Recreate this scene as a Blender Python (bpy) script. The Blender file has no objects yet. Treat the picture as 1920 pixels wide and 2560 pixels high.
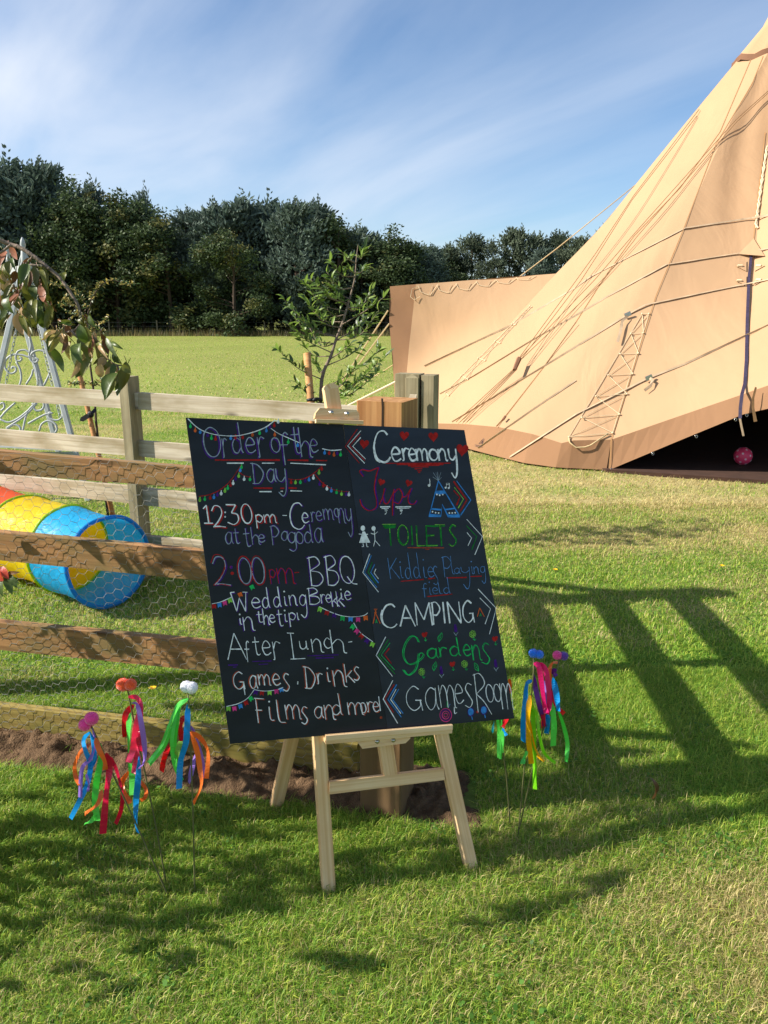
import bpy, math, random
import numpy as np
from mathutils import Vector, Matrix

# ------------------------------------------------------------------ camera, world, sun, exposure
S = bpy.context.scene
COL = S.collection
F, HC = 1922.0, 1.5                      # focal length in pixels of the 1920x2560 photograph, eye height
PITCH = math.atan((1280 - 790) / F)
CP, SP = math.cos(PITCH), math.sin(PITCH)
cd = bpy.data.cameras.new('camera'); cam = bpy.data.objects.new('camera', cd); COL.objects.link(cam)
cd.sensor_fit = 'VERTICAL'; cd.sensor_height = 36.0; cd.lens = 36.0 * F / 2560
cd.clip_start = 0.05; cd.clip_end = 6000
cam.location = (0, 0, HC); cam.rotation_euler = (math.pi / 2 - PITCH, 0, 0)
S.camera = cam

SUN_EL = math.radians(35.5)
SUN_H = Vector((-0.994, -0.11, 0)).normalized()
SUN_V = Vector((SUN_H.x * math.cos(SUN_EL), SUN_H.y * math.cos(SUN_EL), math.sin(SUN_EL)))
W = bpy.data.worlds.new("World"); S.world = W; W.use_nodes = True
wn = W.node_tree.nodes; wl = W.node_tree.links
bg = wn['Background']; bg.inputs['Strength'].default_value = 0.088
sky = wn.new('ShaderNodeTexSky'); sky.sky_type = 'NISHITA'; sky.sun_disc = False
sky.sun_elevation = SUN_EL; sky.sun_rotation = math.atan2(SUN_H.x, SUN_H.y)
sky.air_density = 0.95; sky.dust_density = 0.55; sky.ozone_density = 3.8; sky.altitude = 20
tc = wn.new('ShaderNodeTexCoord'); sep = wn.new('ShaderNodeSeparateXYZ'); wl.new(tc.outputs['Generated'], sep.inputs[0])
def wmath(op, a, b):
    n = wn.new('ShaderNodeMath'); n.operation = op
    for i, v in enumerate((a, b)):
        if isinstance(v, (int, float)): n.inputs[i].default_value = v
        else: wl.new(v, n.inputs[i])
    return n.outputs[0]
zz = wmath('ADD', wmath('MAXIMUM', sep.outputs[2], 0.0), 0.22)
cmb = wn.new('ShaderNodeCombineXYZ')
wl.new(wmath('DIVIDE', sep.outputs[0], zz), cmb.inputs[0]); wl.new(wmath('DIVIDE', sep.outputs[1], zz), cmb.inputs[1])
mp = wn.new('ShaderNodeMapping'); mp.vector_type = 'TEXTURE'; mp.inputs['Rotation'].default_value = (0, 0, math.radians(128)); mp.inputs['Scale'].default_value = (1.9, 0.62, 1)
mp.inputs['Location'].default_value = (0.35, 0.2, 0)
wl.new(cmb.outputs[0], mp.inputs[0])
nz = wn.new('ShaderNodeTexNoise'); nz.inputs['Scale'].default_value = 1.25; nz.inputs['Detail'].default_value = 7; nz.inputs['Roughness'].default_value = 0.5
nz.inputs['Distortion'].default_value = 0.35
wl.new(mp.outputs[0], nz.inputs['Vector'])
cr = wn.new('ShaderNodeValToRGB'); cr.color_ramp.elements[0].position = 0.36; cr.color_ramp.elements[1].position = 0.74
cr.color_ramp.elements[0].color = (0, 0, 0, 1); cr.color_ramp.elements[1].color = (1, 1, 1, 1)
wl.new(nz.outputs['Fac'], cr.inputs[0])
left = wn.new('ShaderNodeMapRange'); left.inputs['From Min'].default_value = 0.55; left.inputs['From Max'].default_value = -0.45
left.inputs['To Min'].default_value = 0.25; left.inputs['To Max'].default_value = 1.0
wl.new(sep.outputs[0], left.inputs[0])
cf = wmath('MULTIPLY', wmath('MULTIPLY', cr.outputs[0], left.outputs[0]), 0.9)
mx = wn.new('ShaderNodeMix'); mx.data_type = 'RGBA'
wl.new(cf, mx.inputs[0]); wl.new(sky.outputs[0], mx.inputs[6]); mx.inputs[7].default_value = (5.3, 5.7, 6.4, 1)
wl.new(mx.outputs[2], bg.inputs['Color'])

sd = bpy.data.lights.new('sun', 'SUN'); sun = bpy.data.objects.new('sun', sd); COL.objects.link(sun)
sd.energy = 4.8; sd.angle = math.radians(0.53); sd.color = (1.0, 0.935, 0.845)
sun.rotation_euler = SUN_V.to_track_quat('Z', 'Y').to_euler(); sun.location = (-20, -5, 20)
S.view_settings.view_transform = 'Standard'; S.view_settings.look = 'None'
S.view_settings.exposure = 0.92; S.view_settings.gamma = 1.0; S.view_settings.use_curve_mapping = False
S.cycles.max_bounces = 6; S.cycles.diffuse_bounces = 3; S.cycles.transmission_bounces = 4; S.cycles.transparent_max_bounces = 6

# ------------------------------------------------------------------ helpers
rng = random.Random(7)
NR = np.random.default_rng(11)
PI = math.pi
def V(*a): return Vector(a)
def ray(px, py):
    x, y = (px - 960) / F, (py - 1280) / F
    return Vector((x, CP - y * SP, -y * CP - SP))
CAM = Vector((0, 0, HC))
def at(px, py, zc): return CAM + ray(px, py) * zc
def gnd(px, py, z=0.0):
    r = ray(px, py); return CAM + r * ((z - HC) / r.z)
def onp(px, py, p0, n, lift=0.0):
    r = ray(px, py); return CAM + r * (n.dot(p0 - CAM) / n.dot(r)) + n * lift
def aty(px, py, Y):
    r = ray(px, py); return CAM + r * (Y / r.y)
def proj(p):
    d = p - CAM; z = d.y * CP - d.z * SP; y = -d.z * CP - d.y * SP
    return 960 + F * d.x / z, 1280 + F * y / z
def frac(a): return a - np.floor(a)
def hsh(i, j, s): return frac(np.sin(i * 127.1 + j * 311.7 + s * 74.7) * 43758.5453)
def vn(x, y, s=0.0):
    x = np.asarray(x, float); y = np.asarray(y, float)
    i, j = np.floor(x), np.floor(y); u, v = x - i, y - j
    u = u * u * (3 - 2 * u); v = v * v * (3 - 2 * v)
    return (hsh(i, j, s) * (1 - u) + hsh(i + 1, j, s) * u) * (1 - v) + (hsh(i, j + 1, s) * (1 - u) + hsh(i + 1, j + 1, s) * u) * v
def fbm(x, y, s=0.0, o=3):
    a, t, k = 0.5, 0.0, 1.0
    for q in range(o):
        t = t + a * vn(np.asarray(x) * k, np.asarray(y) * k, s + q * 3.3); a *= 0.5; k *= 2.03
    return t / (1 - 0.5 ** o)

def crom(pts, n=6, closed=False):
    P = [Vector(p) for p in pts]
    if len(P) < 3 and not closed: return P
    out = []; m = len(P)
    for i in range(m if closed else m - 1):
        if closed: a, b, c, d = P[(i - 1) % m], P[i], P[(i + 1) % m], P[(i + 2) % m]
        else:
            b, c = P[i], P[i + 1]
            a = P[i - 1] if i else b * 2 - c
            d = P[i + 2] if i + 2 < m else c * 2 - b
        for k in range(n):
            t = k / n
            out.append(0.5 * ((2 * b) + (c - a) * t + (2 * a - 5 * b + 4 * c - d) * t * t + (3 * b - a - 3 * c + d) * t ** 3))
    out.append(P[0].copy() if closed else P[-1])
    return out

class MB:
    def __init__(s): s.v = []; s.f = []; s.m = []; s.g = []
    def add(s, vs, fs, mi=0, gr=None):
        o = len(s.v); s.v += [Vector(p) for p in vs]
        s.g += gr if gr is not None else [Vector(p) for p in vs]
        for q in fs: s.f.append([i + o for i in q]); s.m.append(mi)
    def frame_box(s, c, ax, ay, az, hx, hy, hz, mi=0, bev=0.0):
        """box along ax with half sizes; the stored grain runs along ax; optional bevel of the long edges"""
        off = Vector((rng.uniform(0, 50), rng.uniform(0, 50), rng.uniform(0, 50)))
        if bev > 0:
            pr = [(-hy + bev, -hz), (hy - bev, -hz), (hy, -hz + bev), (hy, hz - bev), (hy - bev, hz), (-hy + bev, hz), (-hy, hz - bev), (-hy, -hz + bev)]
        else: pr = [(-hy, -hz), (hy, -hz), (hy, hz), (-hy, hz)]
        vs, gr = [], []
        n = len(pr)
        for sx in (-1, 1):
            for y, z in pr:
                vs.append(c + ax * (hx * sx) + ay * y + az * z); gr.append(Vector((hx * sx, y, z)) + off)
        fs = [[i, (i + 1) % n, n + (i + 1) % n, n + i] for i in range(n)] + [list(range(n))[::-1], list(range(n, 2 * n))]
        s.add(vs, fs, mi, gr)
    def beam(s, p0, p1, w, d, side=None, mi=0, bev=0.0):
        p0, p1 = Vector(p0), Vector(p1); ax = (p1 - p0); L = ax.length; ax.normalize()
        side = Vector(side) if side is not None else (Vector((0, 0, 1)) if abs(ax.z) < 0.9 else Vector((0, 1, 0)))
        ay = (side - ax * side.dot(ax)).normalized(); az = ax.cross(ay)
        s.frame_box((p0 + p1) / 2, ax, ay, az, L / 2, w / 2, d / 2, mi, bev)
    def slab(s, q, n, t, mi=0):
        """q: four corners tl tr br bl of the front face, n towards the viewer; extruded back by t"""
        q = [Vector(p) for p in q]; off = Vector((rng.uniform(0, 50), rng.uniform(0, 50), rng.uniform(0, 50)))
        b = [p - n * t for p in q]
        ax = (q[1] - q[0]).normalized(); ay = n.cross(ax)
        gr = [Vector(((p - q[0]).dot(ax), (p - q[0]).dot(ay), (p - q[0]).dot(n))) + off for p in q + b]
        s.add(q + b, [[3, 2, 1, 0], [4, 5, 6, 7], [0, 1, 5, 4], [1, 2, 6, 5], [2, 3, 7, 6], [3, 0, 4, 7]], mi, gr)
    def tube(s, pts, r, n=6, mi=0, cap=True):
        P = [Vector(p) for p in pts]; m = len(P)
        R = r if isinstance(r, (list, tuple)) else [r] * m
        vs = []; prev = None
        for i in range(m):
            t = (P[min(i + 1, m - 1)] - P[max(i - 1, 0)])
            t = t.normalized() if t.length > 1e-9 else Vector((0, 0, 1))
            if prev is None:
                u = t.orthogonal().normalized()
            else:
                u = prev - t * prev.dot(t); u = u.normalized() if u.length > 1e-6 else t.orthogonal().normalized()
            prev = u; w = t.cross(u)
            for k in range(n):
                a = 2 * PI * k / n; vs.append(P[i] + (u * math.cos(a) + w * math.sin(a)) * R[i])
        fs = [[i * n + k, i * n + (k + 1) % n, (i + 1) * n + (k + 1) % n, (i + 1) * n + k] for i in range(m - 1) for k in range(n)]
        if cap: fs += [list(range(n))[::-1], [(m - 1) * n + k for k in range(n)]]
        s.add(vs, fs, mi)
    def strip(s, pts, w, nrm, mi=0, thick=0.0):
        """flat ribbon along pts; nrm: normal (vector or list)"""
        P = [Vector(p) for p in pts]; m = len(P); vs = []
        Wd = w if isinstance(w, (list, tuple)) else [w] * m
        for i in range(m):
            t = (P[min(i + 1, m - 1)] - P[max(i - 1, 0)])
            n = nrm[i] if isinstance(nrm, list) else nrm
            sd = t.cross(n)
            sd = sd.normalized() * Wd[i] / 2 if sd.length > 1e-12 else Vector((0, 0, 0))
            if thick: vs += [P[i] - sd, P[i] + sd, P[i] + sd - n * thick, P[i] - sd - n * thick]
            else: vs += [P[i] - sd, P[i] + sd]
        if thick:
            fs = []
            for i in range(m - 1):
                a, b = i * 4, i * 4 + 4
                fs += [[a, a + 1, b + 1, b], [a + 1, a + 2, b + 2, b + 1], [a + 2, a + 3, b + 3, b + 2], [a + 3, a, b, b + 3]]
            fs += [[3, 2, 1, 0], [4 * m - 4, 4 * m - 3, 4 * m - 2, 4 * m - 1]]
        else: fs = [[2 * i, 2 * i + 1, 2 * i + 3, 2 * i + 2] for i in range(m - 1)]
        s.add(vs, fs, mi)
    def poly(s, pts, mi=0): s.add(pts, [list(range(len(pts)))], mi)
    def ball(s, c, r, mi=0, nu=16, nv=10, sc=(1, 1, 1), jit=0.0):
        c = Vector(c); vs = [c + Vector((0, 0, r * sc[2]))]
        for j in range(1, nv):
            a = PI * j / nv
            for i in range(nu):
                b = 2 * PI * i / nu; k = r * (1 + rng.uniform(-jit, jit))
                vs.append(c + Vector((math.sin(a) * math.cos(b) * sc[0], math.sin(a) * math.sin(b) * sc[1], math.cos(a) * sc[2])) * k)
        vs.append(c - Vector((0, 0, r * sc[2])))
        fs = [[0, 1 + i, 1 + (i + 1) % nu] for i in range(nu)]
        for j in range(nv - 2):
            for i in range(nu):
                a = 1 + j * nu; fs.append([a + i, a + nu + i, a + nu + (i + 1) % nu, a + (i + 1) % nu])
        a = 1 + (nv - 2) * nu; L = len(vs) - 1
        fs += [[a + (i + 1) % nu, a + i, L] for i in range(nu)]
        s.add(vs, fs, mi)
    def disc(s, c, ax, r, t, mi=0, n=14):
        ax = Vector(ax).normalized(); u = ax.orthogonal().normalized(); w = ax.cross(u); c = Vector(c)
        vs = [c + (u * math.cos(2 * PI * k / n) + w * math.sin(2 * PI * k / n)) * r for k in range(n)]
        vs += [v + ax * t for v in vs]
        s.add(vs, [[k, (k + 1) % n, n + (k + 1) % n, n + k] for k in range(n)] + [list(range(n))[::-1], list(range(n, 2 * n))], mi)
    def leaf(s, b, t, nrm, w, mi=0, curl=0.15, fold=0.25, n=5):
        """a pointed leaf from b to t, folded along its midrib and curled"""
        b, t, nrm = Vector(b), Vector(t), Vector(nrm); ax = t - b; L = ax.length
        if L < 1e-6: return
        ax.normalize(); nrm = nrm - ax * nrm.dot(ax)
        nrm = nrm.normalized() if nrm.length > 1e-6 else ax.orthogonal().normalized()
        sd = ax.cross(nrm); vs = []
        for i in range(n + 1):
            u = i / n; ww = w * 0.5 * (math.sin(PI * min(1, u ** 0.8)) ** 0.8 if 0 < u < 1 else 0.02)
            c = b + ax * (L * u) + nrm * (curl * L * math.sin(PI * u))
            vs += [c - sd * ww + nrm * ww * fold, c, c + sd * ww + nrm * ww * fold]
        fs = []
        for i in range(n):
            a = i * 3; fs += [[a, a + 1, a + 4, a + 3], [a + 1, a + 2, a + 5, a + 4]]
        s.add(vs, fs, mi)
    def build(s, name, mats, parent=None, smooth=False):
        me = bpy.data.meshes.new(name); o = bpy.data.objects.new(name, me); COL.objects.link(o)
        off = Vector((0, 0, 0)); r = parent
        while r is not None: off += r.location; r = r.parent
        me.from_pydata([tuple(p - off) for p in s.v], [], s.f)
        mats = mats if isinstance(mats, (list, tuple)) else [mats]
        for m in mats: me.materials.append(m)
        if len(mats) > 1: me.polygons.foreach_set('material_index', s.m)
        if smooth: me.polygons.foreach_set('use_smooth', [True] * len(s.f))
        at_ = me.attributes.new('grain', 'FLOAT_VECTOR', 'POINT')
        at_.data.foreach_set('vector', np.array([tuple(p) for p in s.g], dtype=np.float32).ravel())
        me.update()
        if parent is not None: o.parent = parent
        return o

def tag(o, label=None, cat=None, group=None, kind=None):
    if label: o['label'] = label
    if cat: o['category'] = cat
    if group: o['group'] = group
    if kind: o['kind'] = kind
    return o
def thing(name, label, cat, loc, group=None):
    o = bpy.data.objects.new(name, None); COL.objects.link(o); o.location = loc; o.empty_display_size = 0.1
    return tag(o, label, cat, group)

def npmesh(name, verts, counts, idx, mats, attrs=None, smooth=False):
    """fast mesh: verts (n,3), counts per face, flat loop indices"""
    me = bpy.data.meshes.new(name)
    me.vertices.add(len(verts)); me.vertices.foreach_set('co', np.ascontiguousarray(verts, dtype=np.float32).ravel())
    me.loops.add(len(idx)); me.loops.foreach_set('vertex_index', np.ascontiguousarray(idx, dtype=np.int32))
    me.polygons.add(len(counts)); st = np.zeros(len(counts), dtype=np.int32); st[1:] = np.cumsum(counts)[:-1]
    me.polygons.foreach_set('loop_start', st)
    if smooth: me.polygons.foreach_set('use_smooth', np.ones(len(counts), dtype=bool))
    for m in (mats if isinstance(mats, (list, tuple)) else [mats]): me.materials.append(m)
    for k, a in (attrs or {}).items():
        t = me.color_attributes.new(k, 'FLOAT_COLOR', 'POINT')
        c = np.ones((len(verts), 4), dtype=np.float32); c[:, :3] = a; t.data.foreach_set('color', c.ravel())
    me.update(calc_edges=True); me.validate()
    return me

# ------------------------------------------------------------------ materials
def newmat(name):
    m = bpy.data.materials.new(name); m.use_nodes = True
    return m, m.node_tree.nodes, m.node_tree.links, m.node_tree.nodes['Principled BSDF']
def rgb(r, g, b):
    f = lambda c: (c / 255 / 12.92) if c / 255 <= 0.04045 else ((c / 255 + 0.055) / 1.055) ** 2.4
    return (f(r), f(g), f(b), 1)
def simple(name, c, rough=0.6, var=0.12, scale=8.0, bump=0.0, bscale=60.0, metal=0.0, spec=0.4, transl=0.0, sheen=0.0):
    m, n, l, b = newmat(name)
    b.inputs['Roughness'].default_value = rough; b.inputs['Metallic'].default_value = metal; b.inputs['Specular IOR Level'].default_value = spec
    if sheen: b.inputs['Sheen Weight'].default_value = sheen
    t = n.new('ShaderNodeTexCoord'); x = n.new('ShaderNodeTexNoise'); x.inputs['Scale'].default_value = scale; x.inputs['Detail'].default_value = 5
    l.new(t.outputs['Object'], x.inputs['Vector'])
    r = n.new('ShaderNodeValToRGB'); e = r.color_ramp.elements; e[0].position = 0.3; e[1].position = 0.7
    e[0].color = tuple(max(0, k * (1 - var)) for k in c[:3]) + (1,); e[1].color = tuple(min(1, k * (1 + var)) for k in c[:3]) + (1,)
    l.new(x.outputs['Fac'], r.inputs[0]); l.new(r.outputs[0], b.inputs['Base Color'])
    if bump:
        x2 = n.new('ShaderNodeTexNoise'); x2.inputs['Scale'].default_value = bscale; x2.inputs['Detail'].default_value = 4
        l.new(t.outputs['Object'], x2.inputs['Vector'])
        bp = n.new('ShaderNodeBump'); bp.inputs['Strength'].default_value = bump; bp.inputs['Distance'].default_value = 0.01
        l.new(x2.outputs['Fac'], bp.inputs['Height']); l.new(bp.outputs[0], b.inputs['Normal'])
    if transl:
        tr = n.new('ShaderNodeBsdfTranslucent'); l.new(r.outputs[0], tr.inputs['Color'])
        ms = n.new('ShaderNodeMixShader'); ms.inputs[0].default_value = transl
        l.new(b.outputs[0], ms.inputs[1]); l.new(tr.outputs[0], ms.inputs[2]); l.new(ms.outputs[0], n['Material Output'].inputs['Surface'])
    return m
def wood(name, ca, cb, cstain=None, stain=0.5, knots=True, rough=0.75, along=2.2, across=55.0, crack=0.35, gloss=0.25):
    """long grain along the stored 'grain' x axis, blotches of weather and knots"""
    m, n, l, b = newmat(name); b.inputs['Roughness'].default_value = rough; b.inputs['Specular IOR Level'].default_value = gloss
    a = n.new('ShaderNodeAttribute'); a.attribute_name = 'grain'
    mp = n.new('ShaderNodeMapping'); mp.inputs['Scale'].default_value = (along, across, across); l.new(a.outputs['Vector'], mp.inputs[0])
    n1 = n.new('ShaderNodeTexNoise'); n1.inputs['Scale'].default_value = 1.0; n1.inputs['Detail'].default_value = 5; n1.inputs['Distortion'].default_value = 0.8
    l.new(mp.outputs[0], n1.inputs['Vector'])
    r1 = n.new('ShaderNodeValToRGB'); e = r1.color_ramp.elements; e[0].position = 0.32; e[1].position = 0.68; e[0].color = ca; e[1].color = cb
    l.new(n1.outputs['Fac'], r1.inputs[0]); out = r1.outputs[0]
    if cstain is not None:
        mp2 = n.new('ShaderNodeMapping'); mp2.inputs['Scale'].default_value = (4.5, 9, 9); l.new(a.outputs['Vector'], mp2.inputs[0])
        n2 = n.new('ShaderNodeTexNoise'); n2.inputs['Scale'].default_value = 1.0; n2.inputs['Detail'].default_value = 4; l.new(mp2.outputs[0], n2.inputs['Vector'])
        r2 = n.new('ShaderNodeValToRGB'); e = r2.color_ramp.elements; e[0].position = 0.43; e[1].position = 0.66
        e[0].color = (0, 0, 0, 1); e[1].color = (stain, stain, stain, 1); l.new(n2.outputs['Fac'], r2.inputs[0])
        mx = n.new('ShaderNodeMix'); mx.data_type = 'RGBA'; l.new(r2.outputs[0], mx.inputs[0]); l.new(out, mx.inputs[6]); mx.inputs[7].default_value = cstain
        out = mx.outputs[2]
    if knots:
        mp3 = n.new('ShaderNodeMapping'); mp3.inputs['Scale'].default_value = (3.1, 9.0, 9.0); l.new(a.outputs['Vector'], mp3.inputs[0])
        vo = n.new('ShaderNodeTexVoronoi'); vo.inputs['Scale'].default_value = 1.0; l.new(mp3.outputs[0], vo.inputs['Vector'])
        r3 = n.new('ShaderNodeValToRGB'); e = r3.color_ramp.elements; e[0].position = 0.06; e[1].position = 0.16
        e[0].color = (0.75, 0.75, 0.75, 1); e[1].color = (0, 0, 0, 1); l.new(vo.outputs['Distance'], r3.inputs[0])
        mx = n.new('ShaderNodeMix'); mx.data_type = 'RGBA'; l.new(r3.outputs[0], mx.inputs[0]); l.new(out, mx.inputs[6])
        mx.inputs[7].default_value = tuple(k * 0.3 for k in ca[:3]) + (1,); out = mx.outputs[2]
    l.new(out, b.inputs['Base Color'])
    bp = n.new('ShaderNodeBump'); bp.inputs['Strength'].default_value = crack; bp.inputs['Distance'].default_value = 0.004
    l.new(n1.outputs['Fac'], bp.inputs['Height']); l.new(bp.outputs[0], b.inputs['Normal'])
    return m
def colmat(name, rough=0.6, transl=0.3, spec=0.25, tint=(1, 1, 1)):
    """colour comes from the mesh's own per-blade colour (hue of each leaf), part of the light passes through"""
    m, n, l, b = newmat(name); b.inputs['Roughness'].default_value = rough; b.inputs['Specular IOR Level'].default_value = spec
    a = n.new('ShaderNodeAttribute'); a.attribute_name = 'col'; l.new(a.outputs['Color'], b.inputs['Base Color'])
    tr = n.new('ShaderNodeBsdfTranslucent'); l.new(a.outputs['Color'], tr.inputs['Color'])
    ms = n.new('ShaderNodeMixShader'); ms.inputs[0].default_value = transl
    l.new(b.outputs[0], ms.inputs[1]); l.new(tr.outputs[0], ms.inputs[2]); l.new(ms.outputs[0], n['Material Output'].inputs['Surface'])
    return m

M_brown = wood('treated_timber', rgb(136, 98, 62), rgb(178, 134, 88), rgb(116, 106, 66), 0.75)
M_mossy = wood('mossy_timber', rgb(120, 100, 48), rgb(160, 142, 78), rgb(96, 98, 38), 0.8)
M_grey = wood('weathered_timber', rgb(168, 152, 126), rgb(206, 194, 170), rgb(138, 122, 86), 0.7)
M_greypost = wood('weathered_post_timber', rgb(128, 116, 88), rgb(162, 150, 118), rgb(98, 90, 60), 0.6, knots=False)
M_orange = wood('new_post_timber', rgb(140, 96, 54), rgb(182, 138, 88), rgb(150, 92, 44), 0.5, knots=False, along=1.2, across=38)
def weather_shade_down(m, z0, z1, c):
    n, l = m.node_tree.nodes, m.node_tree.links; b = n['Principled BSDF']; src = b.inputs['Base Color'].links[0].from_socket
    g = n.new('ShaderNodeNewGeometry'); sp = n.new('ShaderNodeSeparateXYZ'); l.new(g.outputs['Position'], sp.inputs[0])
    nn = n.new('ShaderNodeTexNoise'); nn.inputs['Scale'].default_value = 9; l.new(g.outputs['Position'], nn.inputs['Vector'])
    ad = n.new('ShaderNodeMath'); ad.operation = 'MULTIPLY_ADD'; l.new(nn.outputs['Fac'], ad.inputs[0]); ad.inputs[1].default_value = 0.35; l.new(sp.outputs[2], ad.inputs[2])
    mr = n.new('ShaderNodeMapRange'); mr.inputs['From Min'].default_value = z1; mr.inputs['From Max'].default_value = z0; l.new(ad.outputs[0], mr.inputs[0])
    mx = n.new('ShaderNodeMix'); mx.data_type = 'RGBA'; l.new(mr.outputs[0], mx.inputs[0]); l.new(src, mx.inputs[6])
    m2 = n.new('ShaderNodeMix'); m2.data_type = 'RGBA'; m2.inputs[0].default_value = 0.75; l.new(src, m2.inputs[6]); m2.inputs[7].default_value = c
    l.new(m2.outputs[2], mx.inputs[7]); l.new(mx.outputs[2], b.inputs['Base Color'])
weather_shade_down(M_orange, 0.75, 1.2, rgb(92, 78, 58))   # grey weathering and shade painted in below, fresh wood at the cut top
M_pine = wood('pine_wood', rgb(204, 162, 110), rgb(238, 208, 164), rgb(206, 156, 104), 0.5, knots=False, along=0.8, across=110, crack=0.15, rough=0.55, gloss=0.35)
M_dowel = wood('stake_wood', rgb(176, 124, 76), rgb(204, 152, 100), None, knots=False)
M_wire = simple('galvanised_wire', rgb(150, 148, 140), 0.45, 0.2, 40, metal=0.5)
M_steel = simple('zinc_bolt', rgb(180, 180, 176), 0.25, 0.1, 40, metal=0.9)
M_greymetal = simple('grey_painted_metal', rgb(164, 168, 166), 0.5, 0.1, 20, metal=0.0)
M_black = simple('black_rubber', rgb(22, 22, 24), 0.6)
M_bark = simple('bark', rgb(120, 104, 88), 0.85, 0.3, 30, 0.6, 60)
M_darkbark = simple('dark_bark', rgb(72, 58, 46), 0.9, 0.3, 20, 0.6, 40)
M_canvas_c = (0.445, 0.280, 0.154, 1)
def canvas(name, c):
    m, n, l, b = newmat(name); b.inputs['Roughness'].default_value = 0.85; b.inputs['Specular IOR Level'].default_value = 0.15
    t = n.new('ShaderNodeTexCoord')
    x = n.new('ShaderNodeTexNoise'); x.inputs['Scale'].default_value = 0.9; x.inputs['Detail'].default_value = 6; l.new(t.outputs['Object'], x.inputs['Vector'])
    r = n.new('ShaderNodeValToRGB'); e = r.color_ramp.elements; e[0].position = 0.3; e[1].position = 0.72
    e[0].color = tuple(k * 0.93 for k in c[:3]) + (1,); e[1].color = tuple(min(1, k * 1.04) for k in c[:3]) + (1,)
    l.new(x.outputs['Fac'], r.inputs[0]); l.new(r.outputs[0], b.inputs['Base Color'])
    mp = n.new('ShaderNodeMapping'); mp.inputs['Scale'].default_value = (1.1, 0.5, 0.45); mp.inputs['Rotation'].default_value = (0, 0.6, 0.3); l.new(t.outputs['Object'], mp.inputs[0])
    y = n.new('ShaderNodeTexNoise'); y.inputs['Scale'].default_value = 1.6; y.inputs['Detail'].default_value = 3; y.inputs['Distortion'].default_value = 1.2
    l.new(mp.outputs[0], y.inputs['Vector'])
    bp = n.new('ShaderNodeBump'); bp.inputs['Strength'].default_value = 0.17; bp.inputs['Distance'].default_value = 0.12
    l.new(y.outputs['Fac'], bp.inputs['Height'])
    z = n.new('ShaderNodeTexNoise'); z.inputs['Scale'].default_value = 220; l.new(t.outputs['Object'], z.inputs['Vector'])
    bp2 = n.new('ShaderNodeBump'); bp2.inputs['Strength'].default_value = 0.15; bp2.inputs['Distance'].default_value = 0.002
    l.new(z.outputs['Fac'], bp2.inputs['Height']); l.new(bp.outputs[0], bp2.inputs['Normal']); l.new(bp2.outputs[0], b.inputs['Normal'])
    return m
M_canvas = canvas('tent_canvas', M_canvas_c)
M_border = canvas('tent_border_canvas', (0.285, 0.155, 0.080, 1))
M_canvas_dark = simple('dark_brown_hem', rgb(120, 84, 60), 0.8)
M_rope = simple('natural_rope', rgb(196, 172, 128), 0.8, 0.15, 60)
M_ropedark = simple('brown_rope', rgb(132, 100, 64), 0.8, 0.15, 60)
M_whitecord = simple('white_cord', rgb(216, 196, 160), 0.7, 0.06, 60)
M_strap = simple('grey_webbing', rgb(176, 152, 122), 0.7, 0.2, 12)
M_navy = simple('navy_zip_strap', rgb(52, 44, 66), 0.6, 0.3, 30)

# ------------------------------------------------------------------ ground, soil, grass
def soil_mask(x, y):
    """0 outside, 1 in the middle of the dug strip in front of the brown fence"""
    back = 2.44 - (x + 0.09) * 0.2083           # a line just behind the fence
    front = 2.085 - x * 0.10 + 0.05 * (fbm(x * 3.1, y * 0 + 1.3, 5) - 0.5) * 2 - 0.05 * np.clip(1 - np.abs(x - 0.1) / 0.35, 0, 1)
    front = np.where(x < -0.45, front + (-0.45 - x) * 0.13, front)
    d = np.minimum(y - front, back - y)
    d = np.minimum(d, (0.335 - x) * 0.6)
    return np.clip(d / 0.10, 0, 1)
def gh(x, y):
    near = np.clip(1 - (y - 6) / 12, 0, 1)
    return (fbm(x * 0.9, y * 0.9, 2) - 0.5) * 0.035 * near + (fbm(x * 4, y * 4, 9, 2) - 0.5) * 0.012 * near - 0.006
def tint_map(x, y):
    """0 lush green .. 1 dry straw"""
    t = fbm(x * 0.55 + 3, y * 0.8, 21, 3)
    t2 = fbm(x * 2.6, y * 2.6, 33, 2)
    v = np.clip((t - 0.42) * 2.4, 0, 1) * 0.6 + np.clip((t2 - 0.5) * 2.2, 0, 1) * 0.35
    v = v + 0.75 * np.clip(1 - np.hypot((x - 0.95) / 0.65, (y - 1.45) / 0.42), 0, 1)          # worn patch bottom right
    v = v + 0.55 * np.clip((y - 4.6) / 2.2, 0, 1) * np.clip((x + 0.6) / 0.8, 0, 1) * np.clip((9.5 - y) / 1.5, 0, 1)   # dry grass before the tent
    v = v * np.where((y < 2.6) & (x < 0.5), 0.75, 1.0)
    v = v + 0.55 * np.clip(fbm(x * 0.35, y * 2.4, 55, 2) - 0.42, 0, 1) * 2 * np.clip((y - 3.4) / 1.5, 0, 1) * (y < 12)
    v = v + 0.6 * np.clip(1 - np.hypot((x - 1.35) / 0.9, (y - 1.75) / 0.25), 0, 1)
    v = np.where(y > 12, 0.18 + 0.3 * np.clip((fbm(x * 0.08, y * 0.16, 40) - 0.35) * 2.5, 0, 1), v)
    return np.clip(v, 0, 1)
C_green = np.array([0.300, 0.490, 0.050]); C_dk = np.array([0.135, 0.275, 0.030]); C_straw = np.array([0.66, 0.55, 0.240]); C_yel = np.array([0.49, 0.56, 0.085])

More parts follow.
